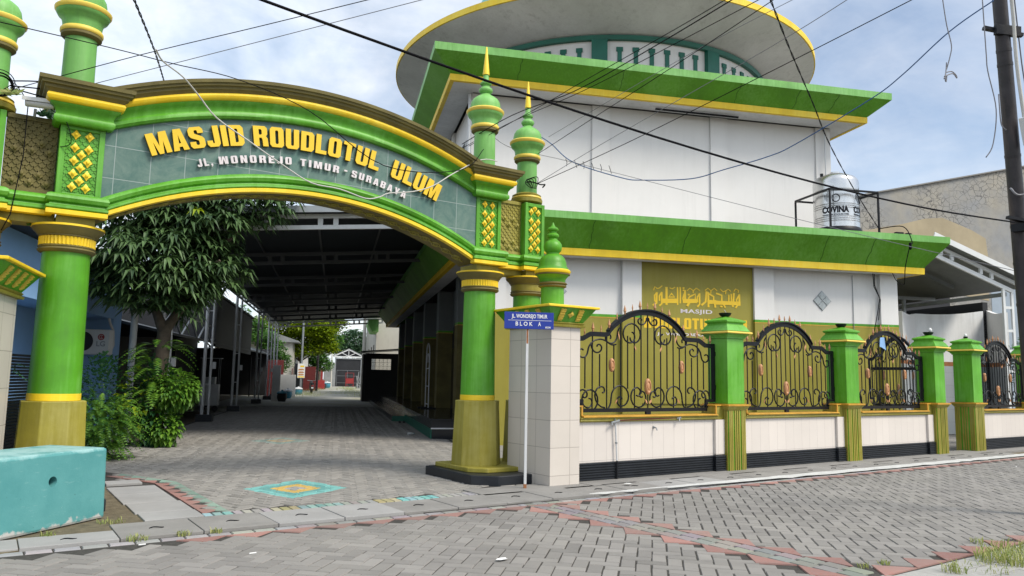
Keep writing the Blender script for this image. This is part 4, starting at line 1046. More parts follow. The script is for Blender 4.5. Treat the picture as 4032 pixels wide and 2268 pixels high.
def iron_panel(hw=1.60, gateleaf=False):
    t = thing('iron_panel', '', 'fence panel', (0, 0, 0), 0, 'wrought iron panels of the fence')
    zb = 1.075
    fr = MB()
    n_ = 56; xs_ = [-hw + 2 * hw * k / n_ for k in range(n_ + 1)]
    tp_ = [(x, topline(x, hw)) for x in xs_]
    fr.prism([(x, z + .005) for x, z in tp_] + [(x, z - .07) for x, z in tp_][::-1], -.022, .022)
    ar = [(x, z) for x, z in tp_ if abs(x) <= .54 * hw + .03]
    fr.prism([(x, z + .03) for x, z in ar] + [(x, z + .0055) for x, z in ar][::-1], -.05, .05)
    fr.box(-hw + .18, -.022, zb - .03, hw - .22, .022, zb + .03)
    for s_ in (-1, 1):
        fr.box(s_ * (hw - .03) - .03, -.022, 1.20, s_ * (hw - .03) + .03, .022, 2.179)
        fr.box(min(s_ * (hw - .0605), s_ * (hw - .24)), -.021, 1.20, max(s_ * (hw - .0605), s_ * (hw - .24)), .021, 1.25)
        fr.box(s_ * (hw - .215) - .025, -.0215, zb + .031, s_ * (hw - .215) + .025, .0215, 1.199)
        fr.box(s_ * (hw + .015) - .02, -.015, 1.42, s_ * (hw + .015) + .02, .015, 1.50); fr.box(s_ * (hw + .015) - .02, -.015, 2.02, s_ * (hw + .015) + .02, .015, 2.10)
    fr.box(-.05, -.02, .985, .05, .02, zb - .031)
    f_ = fr.build('frame', 'black_iron', t)
    def put(p2):
        for s_ in (-1, 1): MB().tube([(s_ * x, 0, z) for x, z in p2], .0140, 5).build('scroll', 'black_iron', f_, smooth=60)
    k = hw / 1.6
    # top scrolls: hoops with curled ends, then S-scrolls on the shoulders
    put([(x * k, z) for x, z in trace((.35, 2.50), 0, [(.20, .16, 1.6, -1), (.16, .055, 4.6, -1)])]); put([(x * k, z) for x, z in trace((.35, 2.50), PI, [(.20, .16, 1.6, 1), (.16, .06, 3.2, 1)])])
    put([(x * k, z) for x, z in trace((.02, 2.62), -PI / 2, [(.14, .10, 1.9, 1), (.06, .03, 4.5, 1)])])
    put([(x * k, z) for x, z in trace((.66, 2.30), -PI / 2, [(.16, .12, 2.2, 1), (.08, .03, 5, 1)])]); put([(x * k, z) for x, z in trace((.66, 2.30), PI / 2 , [(.18, .08, 1.2, 1)])])
    put([(x * k, z) for x, z in trace((1.02, 2.21), 0, [(.30, .16, 1.5, -1), (.13, .10, 1.2, 1), (.09, .035, 4.5, 1)])]); put([(x * k, z) for x, z in trace((1.20, 2.12), -PI / 2, [(.14, .09, 2.4, -1), (.07, .03, 4, -1)])])
    put([(x * k, z) for x, z in trace((1.02, 2.21), PI, [(.35, .25, .6, 1), (.2, .14, 1.0, -1)])])
    # bottom scrolls
    put([(x * k, z) for x, z in trace((.20, 1.115), 0, [(.17, .17, 1.7, 1), (.2, .12, .9, 1), (.10, .035, 4.6, 1)])]); put([(x * k, z) for x, z in trace((.20, 1.115), PI, [(.16, .14, 2.2, -1), (.07, .028, 5, -1)])])
    put([(x * k, z) for x, z in trace((.60, 1.47), 0, [(.18, .20, 1.6, -1), (.26, .20, 1.1, 1)])]); put([(x * k, z) for x, z in trace((.60, 1.47), PI, [(.18, .17, 1.9, 1), (.16, .12, 1.6, 1), (.09, .03, 4.4, 1)])])
    put([(x * k, z) for x, z in trace((.92, 1.115), 0, [(.2, .2, 1.5, 1), (.16, .09, 2.0, 1), (.06, .03, 3, 1)])]); put([(x * k, z) for x, z in trace((1.22, 1.40), 0, [(.16, .15, 1.9, -1), (.12, .04, 4.6, -1)])]); put([(x * k, z) for x, z in trace((1.22, 1.40), PI, [(.15, .17, 1.7, 1), (.2, .12, 1.2, 1)])])
    put([(x * k, z) for x, z in trace((1.46, 1.30), PI / 2, [(.10, .09, 2.6, 1), (.06, .03, 3.5, 1)])])
    nb = 21
    for q in range(nb):
        x = (-1.47 + 2.94 * q / (nb - 1)) * k; zt = topline(x, hw) - .05; qa = abs(x / k)
        z0 = 1.1
        if .12 < qa < .2: z0 = 1.34
        elif qa > 1.38: z0 = 1.25
        elif q % 2 and qa < 1.4: z0 = 1.42
        z1 = zt - (.30 if (q % 2 == 1 and .2 < qa < 1.35) else .0)
        MB().tube([(x, 0, z0), (x, 0, z1)], .0112, 6).build('bar', 'black_iron', f_)
    nsp = 19
    big_ = MB().lathe([(.012, 0), (.012, .02), (.022, .028), (.012, .036), (.026, .05), (.016, .10), (.001, .155)], (0, 0, 0), 8).build('spearhead', 'copper', f_)
    sml_ = MB().lathe([(.010, 0), (.010, .04), (.014, .05), (.001, .12)], (0, 0, 0), 6).build('spearhead', 'copper', f_)
    for q in range(nsp):
        x = (-1.5 + 3.0 * q / (nsp - 1)) * k; z = topline(x, hw) + (.03 if abs(x) < .55 * hw else .006); src = big_ if q % 2 == 0 else sml_
        o = src if q < 2 else src.copy()
        if q >= 2: COL.objects.link(o)
        o.location = (x, 0, z)
    for x, z, a, b in ((0, 1.46, .065, .14), (-.78 * k, 1.80, .05, .115), (.78 * k, 1.80, .05, .115)):
        m = MB(); 
        prof = [(.001, -.026), (.35, -.03), (.42, -.02), (.55, -.02), (.62, -.034), (.8, -.034), (.92, -.022), (1.0, 0), (.92, .022), (.001, .02)]
        vs, fs = [], []; sg = 18
        for r, y in prof:
            for q in range(sg): vs.append((x + a * r * cos(2 * PI * q / sg), y, z + b * r * sin(2 * PI * q / sg)))
        for i in range(len(prof) - 1):
            for q in range(sg): fs.append((i * sg + q, i * sg + (q + 1) % sg, (i + 1) * sg + (q + 1) % sg, (i + 1) * sg + q))
        m.add(vs, fs); m.build('medallion', 'copper', t, smooth=60)
    for s_ in (-1, 1):
        for (x, z, dx, dz) in ((.02, 1.17, .05, .09), (.72, 1.17, -.05, .09), (.66, 2.36, -.04, -.16), (.30, 2.14, -.03, -.10)):
            x *= k; lf = MB(); lf.add([(s_ * x, -.016, z), (s_ * (x + dx * .5 + .02), -.022, z + dz * .4), (s_ * (x + dx), -.016, z + dz), (s_ * (x + dx * .5 - .02), -.012, z + dz * .5), (s_ * (x + dx * .5), .012, z + dz * .5)], [(0, 1, 2, 3), (0, 4, 1), (1, 4, 2), (2, 4, 3), (3, 4, 0)]); lf.build('leaf_ornament', 'copper', f_)
    return t
ip = iron_panel()
LY = 9.36
spans = [(7.52, PX[0]), (PX[0] + PW, PX[1]), (PX[1] + PW, PX[2]), (PX[3] + PW, PX[4])]
labs = ['black wrought iron panel with copper medallions, between the tiled pier and first green pillar', 'black wrought iron panel with copper medallions, between the first and second green pillars', 'black wrought iron panel with blue rag on it, left of the footgate', 'black wrought iron panel with copper medallions, farthest right beyond the footgate']
for i, (a, b) in enumerate(spans):
    loc = ((a + b) / 2, LY, 0); s_ = (b - a - .05) / 3.2
    if i == 0: ip.location = loc; ip.scale = (s_, 1, 1); ip['label'] = labs[0]
    else: dup(ip, None, loc, scale=(s_, 1, 1), label=labs[i])
leaf = dup(ip, None, (PX[2] + PW - .05, 9.42 + .74, 0), rz=R_(97), scale=(.44, 1, 1), label='narrow wrought iron gate leaf swung open behind the pillar left of the footgate')
leaf.name = 'footgate_leaf'; leaf['category'] = 'gate'
if 'group' in leaf: del leaf['group']
lo_ = MB(); lo_.box(-1.6, -.02, .12, 1.6, .02, .17); lo_.box(-1.6, -.02, .17, -1.48, .02, 1.05); lo_.box(1.48, -.02, .17, 1.6, .02, 1.05); lo_.box(-1.48, -.018, 1.93, 1.48, .018, 2.0)
for k in range(9): lo_.tube([(-1.3 + k * .325, 0, .17), (-1.3 + k * .325, 0, 1.08)], .02, 4)
lo_.build('lower_frame', 'black_iron', leaf)
rg = MB()
for k in range(3):
    x = k * .035; rg.add([(x, -.03 + .01 * k, 0), (x + .09, -.035, .01), (x + .05 + .04 * k, -.04, -.22 - .03 * k), (x - .03 + .02 * k, -.03, -.20), (x + .02, .012, -.1)], [(0, 1, 2, 3), (0, 4, 1), (2, 4, 3), (1, 4, 2), (3, 4, 0)])
o = rg.build('rag', 'blue_wall', None, ((PX[1] + PW + PX[2]) / 2 - .25, LY, 2.60)); tag(o, 'blue rag tied to the scrolls of the iron panel left of the footgate', 'rag')
# water tap pipes on the first wall
tp_ = thing('water_pipe', 'white water pipe with a tap running down the first low tiled wall', 'pipe', (8.32, WY - .05, 0))
MB().tube([(0, 0, -.05), (0, -.005, .30)], .014, 8).build('lower_pipe', 'black_iron', tp_)
MB().tube([(0, -.004, .30), (-.03, 0, .90)], .013, 8).build('pipe', 'pvc', tp_)
MB().lathe([(.02, 0), (.02, .03)], (-.012, 0, .56), 8).build('clamp', 'grey_metal', tp_)
m = MB(); m.tube([(-.13, -.03, .895), (-.03, -.015, .905), (.05, .0, .925)], .019, 8); m.tube([(-.06, -.02, .91), (-.06, -.03, .95)], .012, 6); m.tube([(-.13, -.03, .9), (-.14, -.04, .86)], .012, 6); m.build('tap', 'grey_metal', tp_)
MB().tube([(.05, 0, .925), (1.35, 0, .945)], .010, 6).build('red_hose', 'maroon', tp_)
m = MB(); m.tube([(1.35, 0, .94), (1.42, -.03, .95)], .018, 6); m.tube([(1.39, -.02, .95), (1.37, -.04, .89)], .011, 6); m.build('tap', 'grey_metal', tp_)
m = MB(); m.lathe([(.015, -.02), (.02, 0), (.012, .02)], (0, 0, 0), 8); m.tube([(0, 0, 0), (0, -.06, -.01), (.005, -.075, -.05)], .011, 6)
o = m.build('wall_tap', 'grey_metal', None, (9.17, WY - .01, .80)); tag(o, 'small bare tap low on the first tiled wall under the iron panel', 'tap')
o = MB().box(-.17, -.05, -.22, .17, .05, .22).build('meter_box', 'dark_wood', None, (19.55, 9.9, 1.15), bevel=.02); tag(o, 'worn brown box standing in the open footgate', 'box')
# ================================================================== mosque (coordinates u along the front, v away, z up)
MO = (9.2, 18.0)
mosque = thing('mosque', 'white two storey mosque with green eaves and a round yellow rimmed roof', 'mosque', W(*MO), TH)
def ML(): return MB(off=(-MO[0], -MO[1], 0))
U0, U1, V0, V1 = 3.40, 14.88, 18.0, 47.0         # lower storey
UU0, UU1, UV0, UV1 = 3.45, 15.0, 20.7, 32.3      # upper storey
# lower walls: olive dado, gold line, green stripe, white
def stacked(x0, y0, x1, y1, ztop, name, pr=0.0, lowm='olive_wall', upm='white_wall'):
    m = ML(); m.box(x0, y0, -.05, x1, y1, 3.10); o = m.build(name, lowm, mosque)
    m = ML(); m.box(x0 - pr, y0 - pr, 3.101, x1 + pr, y1, 3.122); m.build('gold_line', 'gold', o, loc=(0, 0, 0))
    m = ML(); m.box(x0 - pr, y0 - pr, 3.123, x1 + pr, y1, 3.19); m.build('green_stripe', 'green', o)
    m = ML(); m.box(x0, y0, 3.191, x1, y1, ztop); m.build('upper_part', upm, o)
    return o
stacked(U0 + .1, V0, U1 - .05, V0 + .25, 4.62, 'front_wall', .004)
for a, b in ((3.40, 3.92), (6.9, 7.41), (10.55, 11.12), (14.34, 14.88)):
    stacked(a, V0 - .11, b, V0 - .001, 4.60, 'pilaster', .003)
stacked(U1 - .25, V0 + .251, U1 - .02, V1, 4.6, 'side_wall'); stacked(3.95, V0 + .251, 4.2, V1, 4.6, 'alley_wall', 0, 'dark_tile', 'wall_shaded'); stacked(4.21, V1 - .25, U1 - .26, V1, 4.6, 'back_wall')  # alley wall finish darkened: passage shade put into its colours
# painted sign panel
m = ML(); m.box(7.412, V0 - .035, 1.0, 10.548, V0 - .001, 4.60); pan = m.build('sign_panel', 'olive_wall', mosque)
FY = V0 - .036
m = ML(); text_span(m, 'MASJID', 8.5, 9.38, 3.262, .135, FY, .02, .003, 1.05); text_span(m, 'JL. WONOREJO TIMUR', 7.85, 9.72, 2.69, .09, FY, .03, .003); m.build('painted_lettering', 'letter_white', pan, fix=False)
m = ML()
for wd, a, b in (('ROUDLOTUL', 7.5, 9.42), ('ULUM', 9.52, 10.36)):
    tot = sum(G_[c][0] for c in wd) + .14 * (len(wd) - 1); k = (b - a) / tot; t = 0
    for c in wd:
        for p in G_[c][1]: m.prism([(a + (t + x) * k, 2.885 + z * .28) for x, z in p], FY - .003, FY + .001)
        t += G_[c][0] + .14
m.build('painted_lettering', 'letter_yellow', pan)
AR = [  # broad strokes of the Arabic line: width, points in a 730..2190 by 180..570 grid
 (34, [(738, 512), (790, 478), (795, 305)]), (26, [(790, 310), (758, 352), (762, 440), (790, 466)]), (30, [(842, 520), (878, 488), (876, 300)]), (26, [(872, 305), (838, 362), (840, 436)]),
 (74, [(880, 442), (1112, 442)]), (40, [(955, 218), (955, 500)]), (26, [(1040, 320), (990, 378), (1088, 378), (1036, 318)]), (26, [(1138, 218), (1138, 505)]), (26, [(1182, 216), (1182, 478)]),
 (34, [(1262, 268), (1262, 470)]), (26, [(1256, 300), (1226, 400), (1240, 470)]), (70, [(1240, 446), (1446, 446)]), (24, [(1318, 420), (1330, 378), (1432, 326), (1432, 420)]), (30, [(1504, 322), (1504, 500), (1470, 540)]), (24, [(1500, 328), (1466, 380), (1470, 462)]),
 (34, [(1622, 290), (1604, 460), (1540, 515)]), (34, [(1652, 305), (1652, 545)]), (28, [(1652, 318), (1742, 372), (1742, 480)]), (64, [(1650, 462), (1770, 462)]), (30, [(1790, 318), (1880, 350), (1880, 450)]), (64, [(1772, 474), (2184, 492)]),
 (24, [(2000, 345), (2000, 470)]), (24, [(2042, 332), (2042, 470)]), (34, [(2088, 318), (2066, 540)]), (34, [(2180, 342), (2180, 520)]), (26, [(2176, 350), (2128, 432), (2150, 480)]), (26, [(2160, 510), (2116, 562)]), (40, [(1330, 470), (1300, 525)]), (34, [(1760, 500), (1768, 552)]), (26, [(1905, 500), (1935, 556)]),
 (15, [(742, 262), (762, 206), (800, 236), (840, 226), (882, 190)]), (15, [(1010, 225), (1050, 242), (1092, 214)]), (26, [(1226, 226), (1246, 226)]), (26, [(1226, 264), (1246, 264)]), (15, [(1298, 268), (1342, 230), (1398, 272), (1452, 230), (1502, 268)]), (16, [(1396, 270), (1396, 306)]), (26, [(1310, 340), (1332, 340)]),
 (15, [(1598, 268), (1642, 230), (1698, 272), (1752, 230), (1798, 272)]), (16, [(1694, 270), (1694, 316)]), (15, [(1856, 246), (1902, 292), (1958, 268), (1992, 246), (2032, 282)]), (16, [(1950, 280), (1944, 326)]), (15, [(2086, 282), (2120, 240), (2166, 266), (2158, 302)]), (28, [(1858, 542), (1882, 542)])]
m = ML(); AU = lambda c: (7.74 + (c[0] - 730) * .001662, 3.94 - (c[1] - 200) * .00152 + (c[0] - 730) * 6.9e-5)
for i, (w, pts) in enumerate(AR):
    q = [AU(p) for p in pts]; hw = w * .00155 / 2
    L_, R2_ = [], []
    for j, p in enumerate(q):
        a, b = Vector(q[max(0, j - 1)]), Vector(q[min(len(q) - 1, j + 1)]); d = (b - a).normalized(); n_ = Vector((-d.y, d.x)) * hw
        e = d * hw * .5 * (-1 if j == 0 else 1 if j == len(q) - 1 else 0)
        L_.append((p[0] + n_.x + e.x, p[1] + n_.y + e.y)); R2_.append((p[0] - n_.x + e.x, p[1] - n_.y + e.y))
    for j in range(len(q) - 1): m.prism([L_[j], L_[j + 1], R2_[j + 1], R2_[j]], FY - .0025 - i * .00025 - j * .0001, FY + .001)
m.build('painted_calligraphy', 'letter_yellow', pan)
# glass block windows set on edge
for uc, zc_ in ((12.61, 3.77), (5.20, 3.72)):
    m = ML(); h = .275; m.prism([(uc - h, zc_), (uc, zc_ - h), (uc + h, zc_), (uc, zc_ + h)], V0 - .012, V0 + .02); wn = m.build('window', 'grey_metal', mosque)
    m = ML()
    for a, b in ((-1, 0), (1, 0), (0, 1), (0, -1)):
        c = (uc + a * h * .5, zc_ + b * h * .5); g = h * .46; m.prism([(c[0] - g, c[1]), (c[0], c[1] - g), (c[0] + g, c[1]), (c[0], c[1] + g)], V0 - .03, V0 - .0125)
    m.build('pane', 'glassblock', wn, bevel=.01)
# eaves
def eave(u0, v0, u1, v1, oy, ot, zy, yh, zt, bh, parent):
    path = [(u0, v0, 0), (u1, v0, 0), (u1, v1, 0), (u0, v1, 0)]
    m = ML(); m.sweep(path, [(-.02, zy + .012), (oy - .12, zy + .012), (oy - .12, zy), (oy - .119, zy)], closed=True); m.build('soffit', 'soffit_grey', parent)
    m = ML(); m.sweep(path, [(oy - .12, zy), (oy, zy), (oy + .005, zy + yh), (oy - .1, zy + yh)], closed=True); m.build('fascia', 'yellow', parent)
    m = ML(); m.sweep(path, [(oy - .1, zy + yh + .001), (oy - .01, zy + yh + .001), (ot, zt - bh)], closed=True); m.build('eave_slope', 'green_eave', parent)  # slope green darkened, shade of the downward face put into the colour
    m = ML(); m.sweep(path, [(ot, zt - bh), (ot + .004, zt), (ot - .12, zt + .002)], closed=True); m.build('eave_rim', 'green_pale', parent)  # rim green made paler, sky light put into the colour
    m = ML(); m.sweep(path, [(ot - .12, zt + .002), (-.5, zt + .004)], closed=True); m.build('eave_top', 'concrete', parent)
eave(U0, V0, U1, V1, .53, .98, 4.55, .17, 5.52, .17, mosque)
eave(UU0, UV0, UU1, UV1, .76, 1.26, 9.63, .18, 10.46, .21, mosque)
def crack(u, v0, z0, z1, o0, o1, parent):
    m = ML(); pts = []; du = 0
    for k in range(9):
        t = k / 8; du += random.uniform(-.03, .035); pts.append((u + du, v0 - (o0 + (o1 - o0) * t) + .001, z0 + (z1 - z0) * t))
    m.tube(pts, .0065, 4); m.build('hairline_crack', 'green_crack', parent)
paint('green_crack', (.02, .07, .008), .9, .2, 5, 0)
for u in (5.9, 8.3, 12.2, 13.6): crack(u, V0, 4.73, 5.34, .53, .975, mosque)
for u in (4.6, 7.6, 11.2, 13.1, 14.4): crack(u, UV0, 9.82, 10.24, .76, 1.255, mosque)
m = ML(); m.box(U0 + .05, V0 + .05, 5.22, U1 - .05, V1 - .05, 5.35); m.build('roof', 'concrete', mosque)
# upper storey
m = ML(); m.box(UU0 + .1, UV0 + .1, 5.35, UU1 - .1, UV1 - .1, 9.63); up_ = m.build('upper_wall', 'white_wall', mosque)
for a, b in ((3.45, 3.95), (7.05, 7.60), (10.85, 11.42), (14.48, 15.0)):
    m = ML(); m.box(a, UV0 + .045, 5.36, b, UV0 + .0995, 9.625); m.build('pilaster', 'white_wall', up_)
    m = ML(); m.box(a, UV1 - .0995, 5.36, b, UV1, 9.625); m.build('pilaster', 'white_wall', up_)
for v in (UV0 + .1, 24.4, 28.2, UV1 - .6):
    for u in (UU0, UU1 - .0995):
        m = ML(); m.box(u, v, 5.37, u + .0995, v + .5, 9.62); m.build('pilaster', 'white_wall', up_)
for v in (22.2, 26.2, 30):
    m = ML(); m.box(UU0 + .06, v, 7.2, UU0 + .0995, v + 1.2, 8.7); w_ = m.build('window', 'white_metal', up_); m = ML(); m.box(UU0 + .045, v + .08, 7.28, UU0 + .0595, v + 1.12, 8.62); m.build('pane', 'glass_dark', w_)
m = ML(); m.box(8.9, 20.38, 9.55, 11.6, 20.42, 9.60); m.build('light_fitting', 'black_iron', up_)
m = ML(); m.tube([(3.36, 20.62, 5.5), (3.36, 20.62, 9.55)], .045, 10); m.build('downpipe', 'pvc', mosque, smooth=60)
m = ML(); m.tube([(14.72, 20.62, 5.5), (14.72, 20.62, 9.55)], .022, 8); m.build('downpipe', 'pvc', mosque, smooth=60)
m = ML(); m.box(UU0 + .05, UV0 + .05, 10.2, UU1 - .05, UV1 - .05, 10.40); m.build('upper_roof', 'concrete', mosque)
# drum with slit windows, round roof and dome
DC = (9.25, 26.45)
def DL(): return MB(off=(DC[0] - MO[0], DC[1] - MO[1], 0))
drum = DL().lathe([(5.84, 10.4), (5.84, 11.74)], (0, 0, 0), 96, cap=False).build('drum', 'white_wall', mosque, smooth=60)
DL().lathe([(5.80, 11.73), (5.97, 11.73), (6.0, 11.86), (5.8, 11.87)], (0, 0, 0), 96).build('drum_ring', 'trim_teal', drum, smooth=40)
def on_drum(m, ang, hw, z0, z1, r0, r1):
    ca, sa = cos(ang), sin(ang)
    vs = []
    for r in (r0, r1):
        for t, z in ((-hw, z0), (hw, z0), (hw, z1), (-hw, z1)): vs.append((r * ca - t * sa, r * sa + t * ca, z))
    m.add(vs, [(0, 1, 2, 3), (7, 6, 5, 4), (0, 4, 5, 1), (1, 5, 6, 2), (2, 6, 7, 3), (3, 7, 4, 0)])
for k in range(10):
    a = R_(-109.2 + 36 * k)
    m = DL(); on_drum(m, a, .24, 10.38, 11.729, 5.75, 5.99); m.build('drum_post', 'trim_teal', drum)
    for q in range(6):
        b = a + R_(5.9 + 4.83 * q)
        m = DL(); on_drum(m, b, .065, 10.4, 11.40, 5.80, 5.872); on_drum(m, b, .10, 11.401, 11.53, 5.80, 5.878); m.build('slit_window', 'trim_teal', drum)
DL().lathe([(5.82, 11.871), (7.58, 12.42)], (0, 0, 0), 128, cap=False).build('round_roof_soffit', 'soffit_grey', mosque, smooth=60)
rr_ = DL().lathe([(7.2, 12.40), (7.58, 12.421), (7.62, 12.43), (7.62, 12.62), (7.55, 12.64)], (0, 0, 0), 128, cap=False).build('round_roof_rim', 'yellow', mosque, smooth=40)
DL().lathe([(7.55, 12.641), (5.0, 12.75), (.01, 12.8)], (0, 0, 0), 96).build('round_roof', 'concrete', mosque, smooth=60)
DL().lathe([(5.3 * cos(a), 12.70 + 5.3 * sin(a)) for a in [PI / 2 * k / 20 for k in range(20)]] + [(.12, 17.98), (.10, 18.8), (.01, 19.2)], (0, 0, 0), 72).build('dome', 'dome_teal', mosque, smooth=60)
# alley side: piers, doors, terrace
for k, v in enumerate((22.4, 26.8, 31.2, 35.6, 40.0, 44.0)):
    stacked(3.45, v, 3.949, v + .55, 4.58, 'pier', .003, 'olive_dark', 'wall_shaded')  # pier finish also carries the passage shade in its colours
for v in (18.6, 23.2, 27.6, 32.0, 36.4, 40.8):
    pts_ = [(v + .4, .5), (v + 3.2, .5), (v + 3.2, 2.7)] + [(v + 1.8 + 1.4 * cos(a), 2.7 + 1.1 * sin(a)) for a in [PI * q / 12 for q in range(1, 12)]] + [(v + .4, 2.7)]
    m = ML(); m.prism(pts_, 3.90, 3.949, 'yz'); dr = m.build('door', 'black_iron', mosque)
    m = ML()
    for q in range(4): m.box(3.885, v + .5 + q * .68, .62, 3.8995, v + 1.08 + q * .68, 2.55)
    m.build('pane', 'glass_dark', dr)
m = ML(); m.box(2.43, 19.63, -.03, 3.949, 27.3, .46); te = m.build('terrace', 'dark_tile', mosque)
m = ML(); m.box(2.40, 19.60, .461, 3.949, 27.3, .50); m.build('terrace_top', 'dark_tile', te)
m = ML(); m.box(2.405, 19.602, .245, 3.949, 19.629, .275); m.build('edge_strip', 'white_metal', te)
m = ML(); m.box(2.41, 19.63, -.03, 2.429, 27.3, .24); m.build('green_base', 'trim_teal', te)
m = ML(); m.box(1.98, 27.301, -.03, 2.6, 46, .19); st_ = m.build('step', 'dark_tile', mosque); m = ML(); m.box(1.98, 27.28, -.03, 2.60, 27.3, .185); m.build('green_riser', 'trim_teal', st_)
m = ML(); m.box(2.601, 27.301, -.03, 3.949, 46, .44); m.build('step', 'dark_tile', mosque)
# wires and downpipes on the right corner
m = ML(); m.tube([(14.1, 17.86, 4.6), (14.12, 17.86, 4.2), (14.28, 17.85, 3.9), (14.2, 17.85, 3.5), (14.05, 17.86, 2.9)], .012, 5); m.tube([(14.15, 17.86, 4.55), (14.14, 17.86, 4.25), (14.3, 17.85, 3.85), (14.22, 17.85, 3.3)], .012, 5); m.build('loose_wiring', 'cable_black', mosque)
m = ML(); m.tube([(13.55, 17.98, 1.2), (13.55, 17.98, 4.5)], .01, 5); m.build('conduit', 'grey_metal', mosque)

# things on the mosque roof
tk = thing('water_tank', 'shiny steel water tank on the lower mosque roof behind a thin metal frame', 'water tank', W(13.76, 18.85, 5.35), TH)
pr_ = [(.70, .60)]
for z in (.78, .84, .90, 1.16, 1.22, 1.28, 1.66, 1.72): pr_ += [(.70, z - .016), (.672, z), (.70, z + .016)]
pr_ += [(.70, 2.0), (.685, 2.06), (.60, 2.16), (.35, 2.26), (.16, 2.30), (.16, 2.35), (.01, 2.36)]
paint('steel', (.64, .64, .63), .27, .08, 6, .08, 30, metal=.9)
body = MB().lathe(pr_, (0, 0, 0), 48).build('steel_body', 'steel', tk, smooth=40)
MB().lathe([(.5, .35), (.75, .44), (.76, .52), (.705, .61)], (0, 0, 0), 48).build('base_ring', 'black_iron', tk, smooth=40)
MB().lathe([(.04, 2.16), (.05, 2.20), (.05, 2.28), (.01, 2.29)], (-.5, 0, 0), 10).build('valve', 'black_iron', tk)
m = MB()
for x in (-.5, 0, .5): m.box(x - .04, -.7, 0, x + .04, .7, .36)
m.build('stand', 'grey_metal', tk)
def bent(mb, s, a0, a1, z0, h, r, bold):
    vs, fs = text_mesh(s, 1.0, bold, .5); xa, xb = min(v[0] for v in vs), max(v[0] for v in vs); ya, yb = min(v[1] for v in vs), max(v[1] for v in vs)
    mb.add([((r + .004 * v[2]) * cos(a0 + (v[0] - xa) / (xb - xa) * (a1 - a0)), (r + .004 * v[2]) * sin(a0 + (v[0] - xa) / (xb - xa) * (a1 - a0)), z0 + (v[1] - ya) / (yb - ya) * h) for v in vs], fs)
base = R_(-124)
for o_ in (0, R_(82)):
    m = MB()
    bent(m, 'COVINA', base + o_ - R_(38), base + o_ + R_(30), 1.0, .20, .703, .055); bent(m, 'TANGKI AIR STAINLESS STEEL', base + o_ - R_(38), base + o_ + R_(30), .93, .045, .703, .03)
    for q in range(7):
        a = base + o_ - R_(30) + q * R_(3.6); z0, z1 = 1.46 - .24 * math.sqrt(max(.05, (q / 6))), 1.46 + .34 * (.30 + q / 8)
        m.add([(.704 * cos(a), .704 * sin(a), z0), (.704 * cos(a + .022), .704 * sin(a + .022), z0), (.704 * cos(a + .022), .704 * sin(a + .022), z1), (.704 * cos(a), .704 * sin(a), z1)], [(0, 1, 2, 3)])
    rg_ = [(base + o_ - .04 + .16 * cos(t), 1.44 + .11 * sin(t)) for t in [2 * PI * k / 20 for k in range(21)]]; m.tube([(.703 * cos(a), .703 * sin(a), z) for a, z in rg_], .018, 4)
    m.build('printed_name', 'black_iron', body, fix=False)
tk.scale = (.88, .88, .96)
fr = thing('tank_frame', 'thin black metal railing frame around the steel water tank', 'frame', W(12.95, 18.0, 5.35), TH)
m = MB(); Lx, Ly, Hz = 1.52, 1.6, 1.50
for x, y in ((0, 0), (Lx, 0), (Lx, Ly), (0, Ly)): m.box(x - .022, y - .022, 0, x + .022, y + .022, Hz)
for a, b in (((0, 0), (Lx, 0)), ((Lx, 0), (Lx, Ly)), ((Lx, Ly), (0, Ly)), ((0, Ly), (0, 0))): m.bar((a[0], a[1], Hz + .024), (b[0], b[1], Hz + .024), .06, .045)
m.build('railing', 'black_iron', fr)
m = MB(); m.box(-.1, -.05, 0, .12, .05, .06); m.box(.22, -.05, 0, .36, .05, .05); o = m.build('cable_clamp', 'black_iron', None, W(14.35, 17.12, 5.52), TH); tag(o, 'small black cable clamps on the rim of the lower eave', 'clamp')
# ================================================================== canopy over the courtyard
def UV(u, v, z=0): return tuple(W(u, v, z))
CV0, CV1, CU0, CU1 = 18.6, 55.0, -4.1, 3.35
zb_ = lambda u: 5.06 + .073 * u                       # underside of the trusses
can = thing('courtyard_canopy', 'long metal sheet canopy with white trusses covering the courtyard behind the gate', 'canopy', W(0, CV0), TH)
def CL(): return MB(off=(0, -CV0, 0))
m = CL(); nr = 110
vs, fs = [], []
for k in range(nr * 2 + 1):
    v = CV0 - .25 + (CV1 - CV0 + .5) * k / (nr * 2); dz = .035 * (k % 2)
    for u in (CU0 - .35, CU1): vs.append((u, v, zb_(u) + .42 + dz)); vs.append((u, v, zb_(u) + .425 + dz))
for k in range(nr * 2):
    b = k * 4; fs += [(b, b + 2, b + 6, b + 4), (b + 1, b + 5, b + 7, b + 3)]
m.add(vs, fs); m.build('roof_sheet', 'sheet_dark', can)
m = CL(); m.bar((CU0 - .4, CV0 - .30, zb_(CU0 - .4) + .44), (CU1 - .02, CV0 - .30, zb_(CU1) + .44), .10, .14); m.bar((CU0 - .4, CV0 - .37, zb_(CU0 - .4) + .37), (CU1 - .02, CV0 - .37, zb_(CU1) + .37), .02, .05); m.build('front_gutter', 'grey_metal', can)
def truss(v, mat, full=True):
    m = CL()
    a, b = CU0, CU1 - .1
    m.bar((a, v, zb_(a) + .05), (b, v, zb_(b) + .05), .08, .10); m.bar((a, v, zb_(a) + .32), (b, v, zb_(b) + .32), .08, .10)
    u = a + .3; k = 0
    while u < b:
        m.box(u, v - .03, zb_(u) + .101, u + .12, v + .03, zb_(u) + .268); u += .36 if k % 2 == 0 else 1.25; k += 1
    m.build('truss', mat, can)
truss(CV0, 'white_metal')
for v in (24.4, 30.2, 36.2, 42.4, 48.8): truss(v, 'truss_shaded')  # inner trusses coloured dark to hold the shade under the sheet
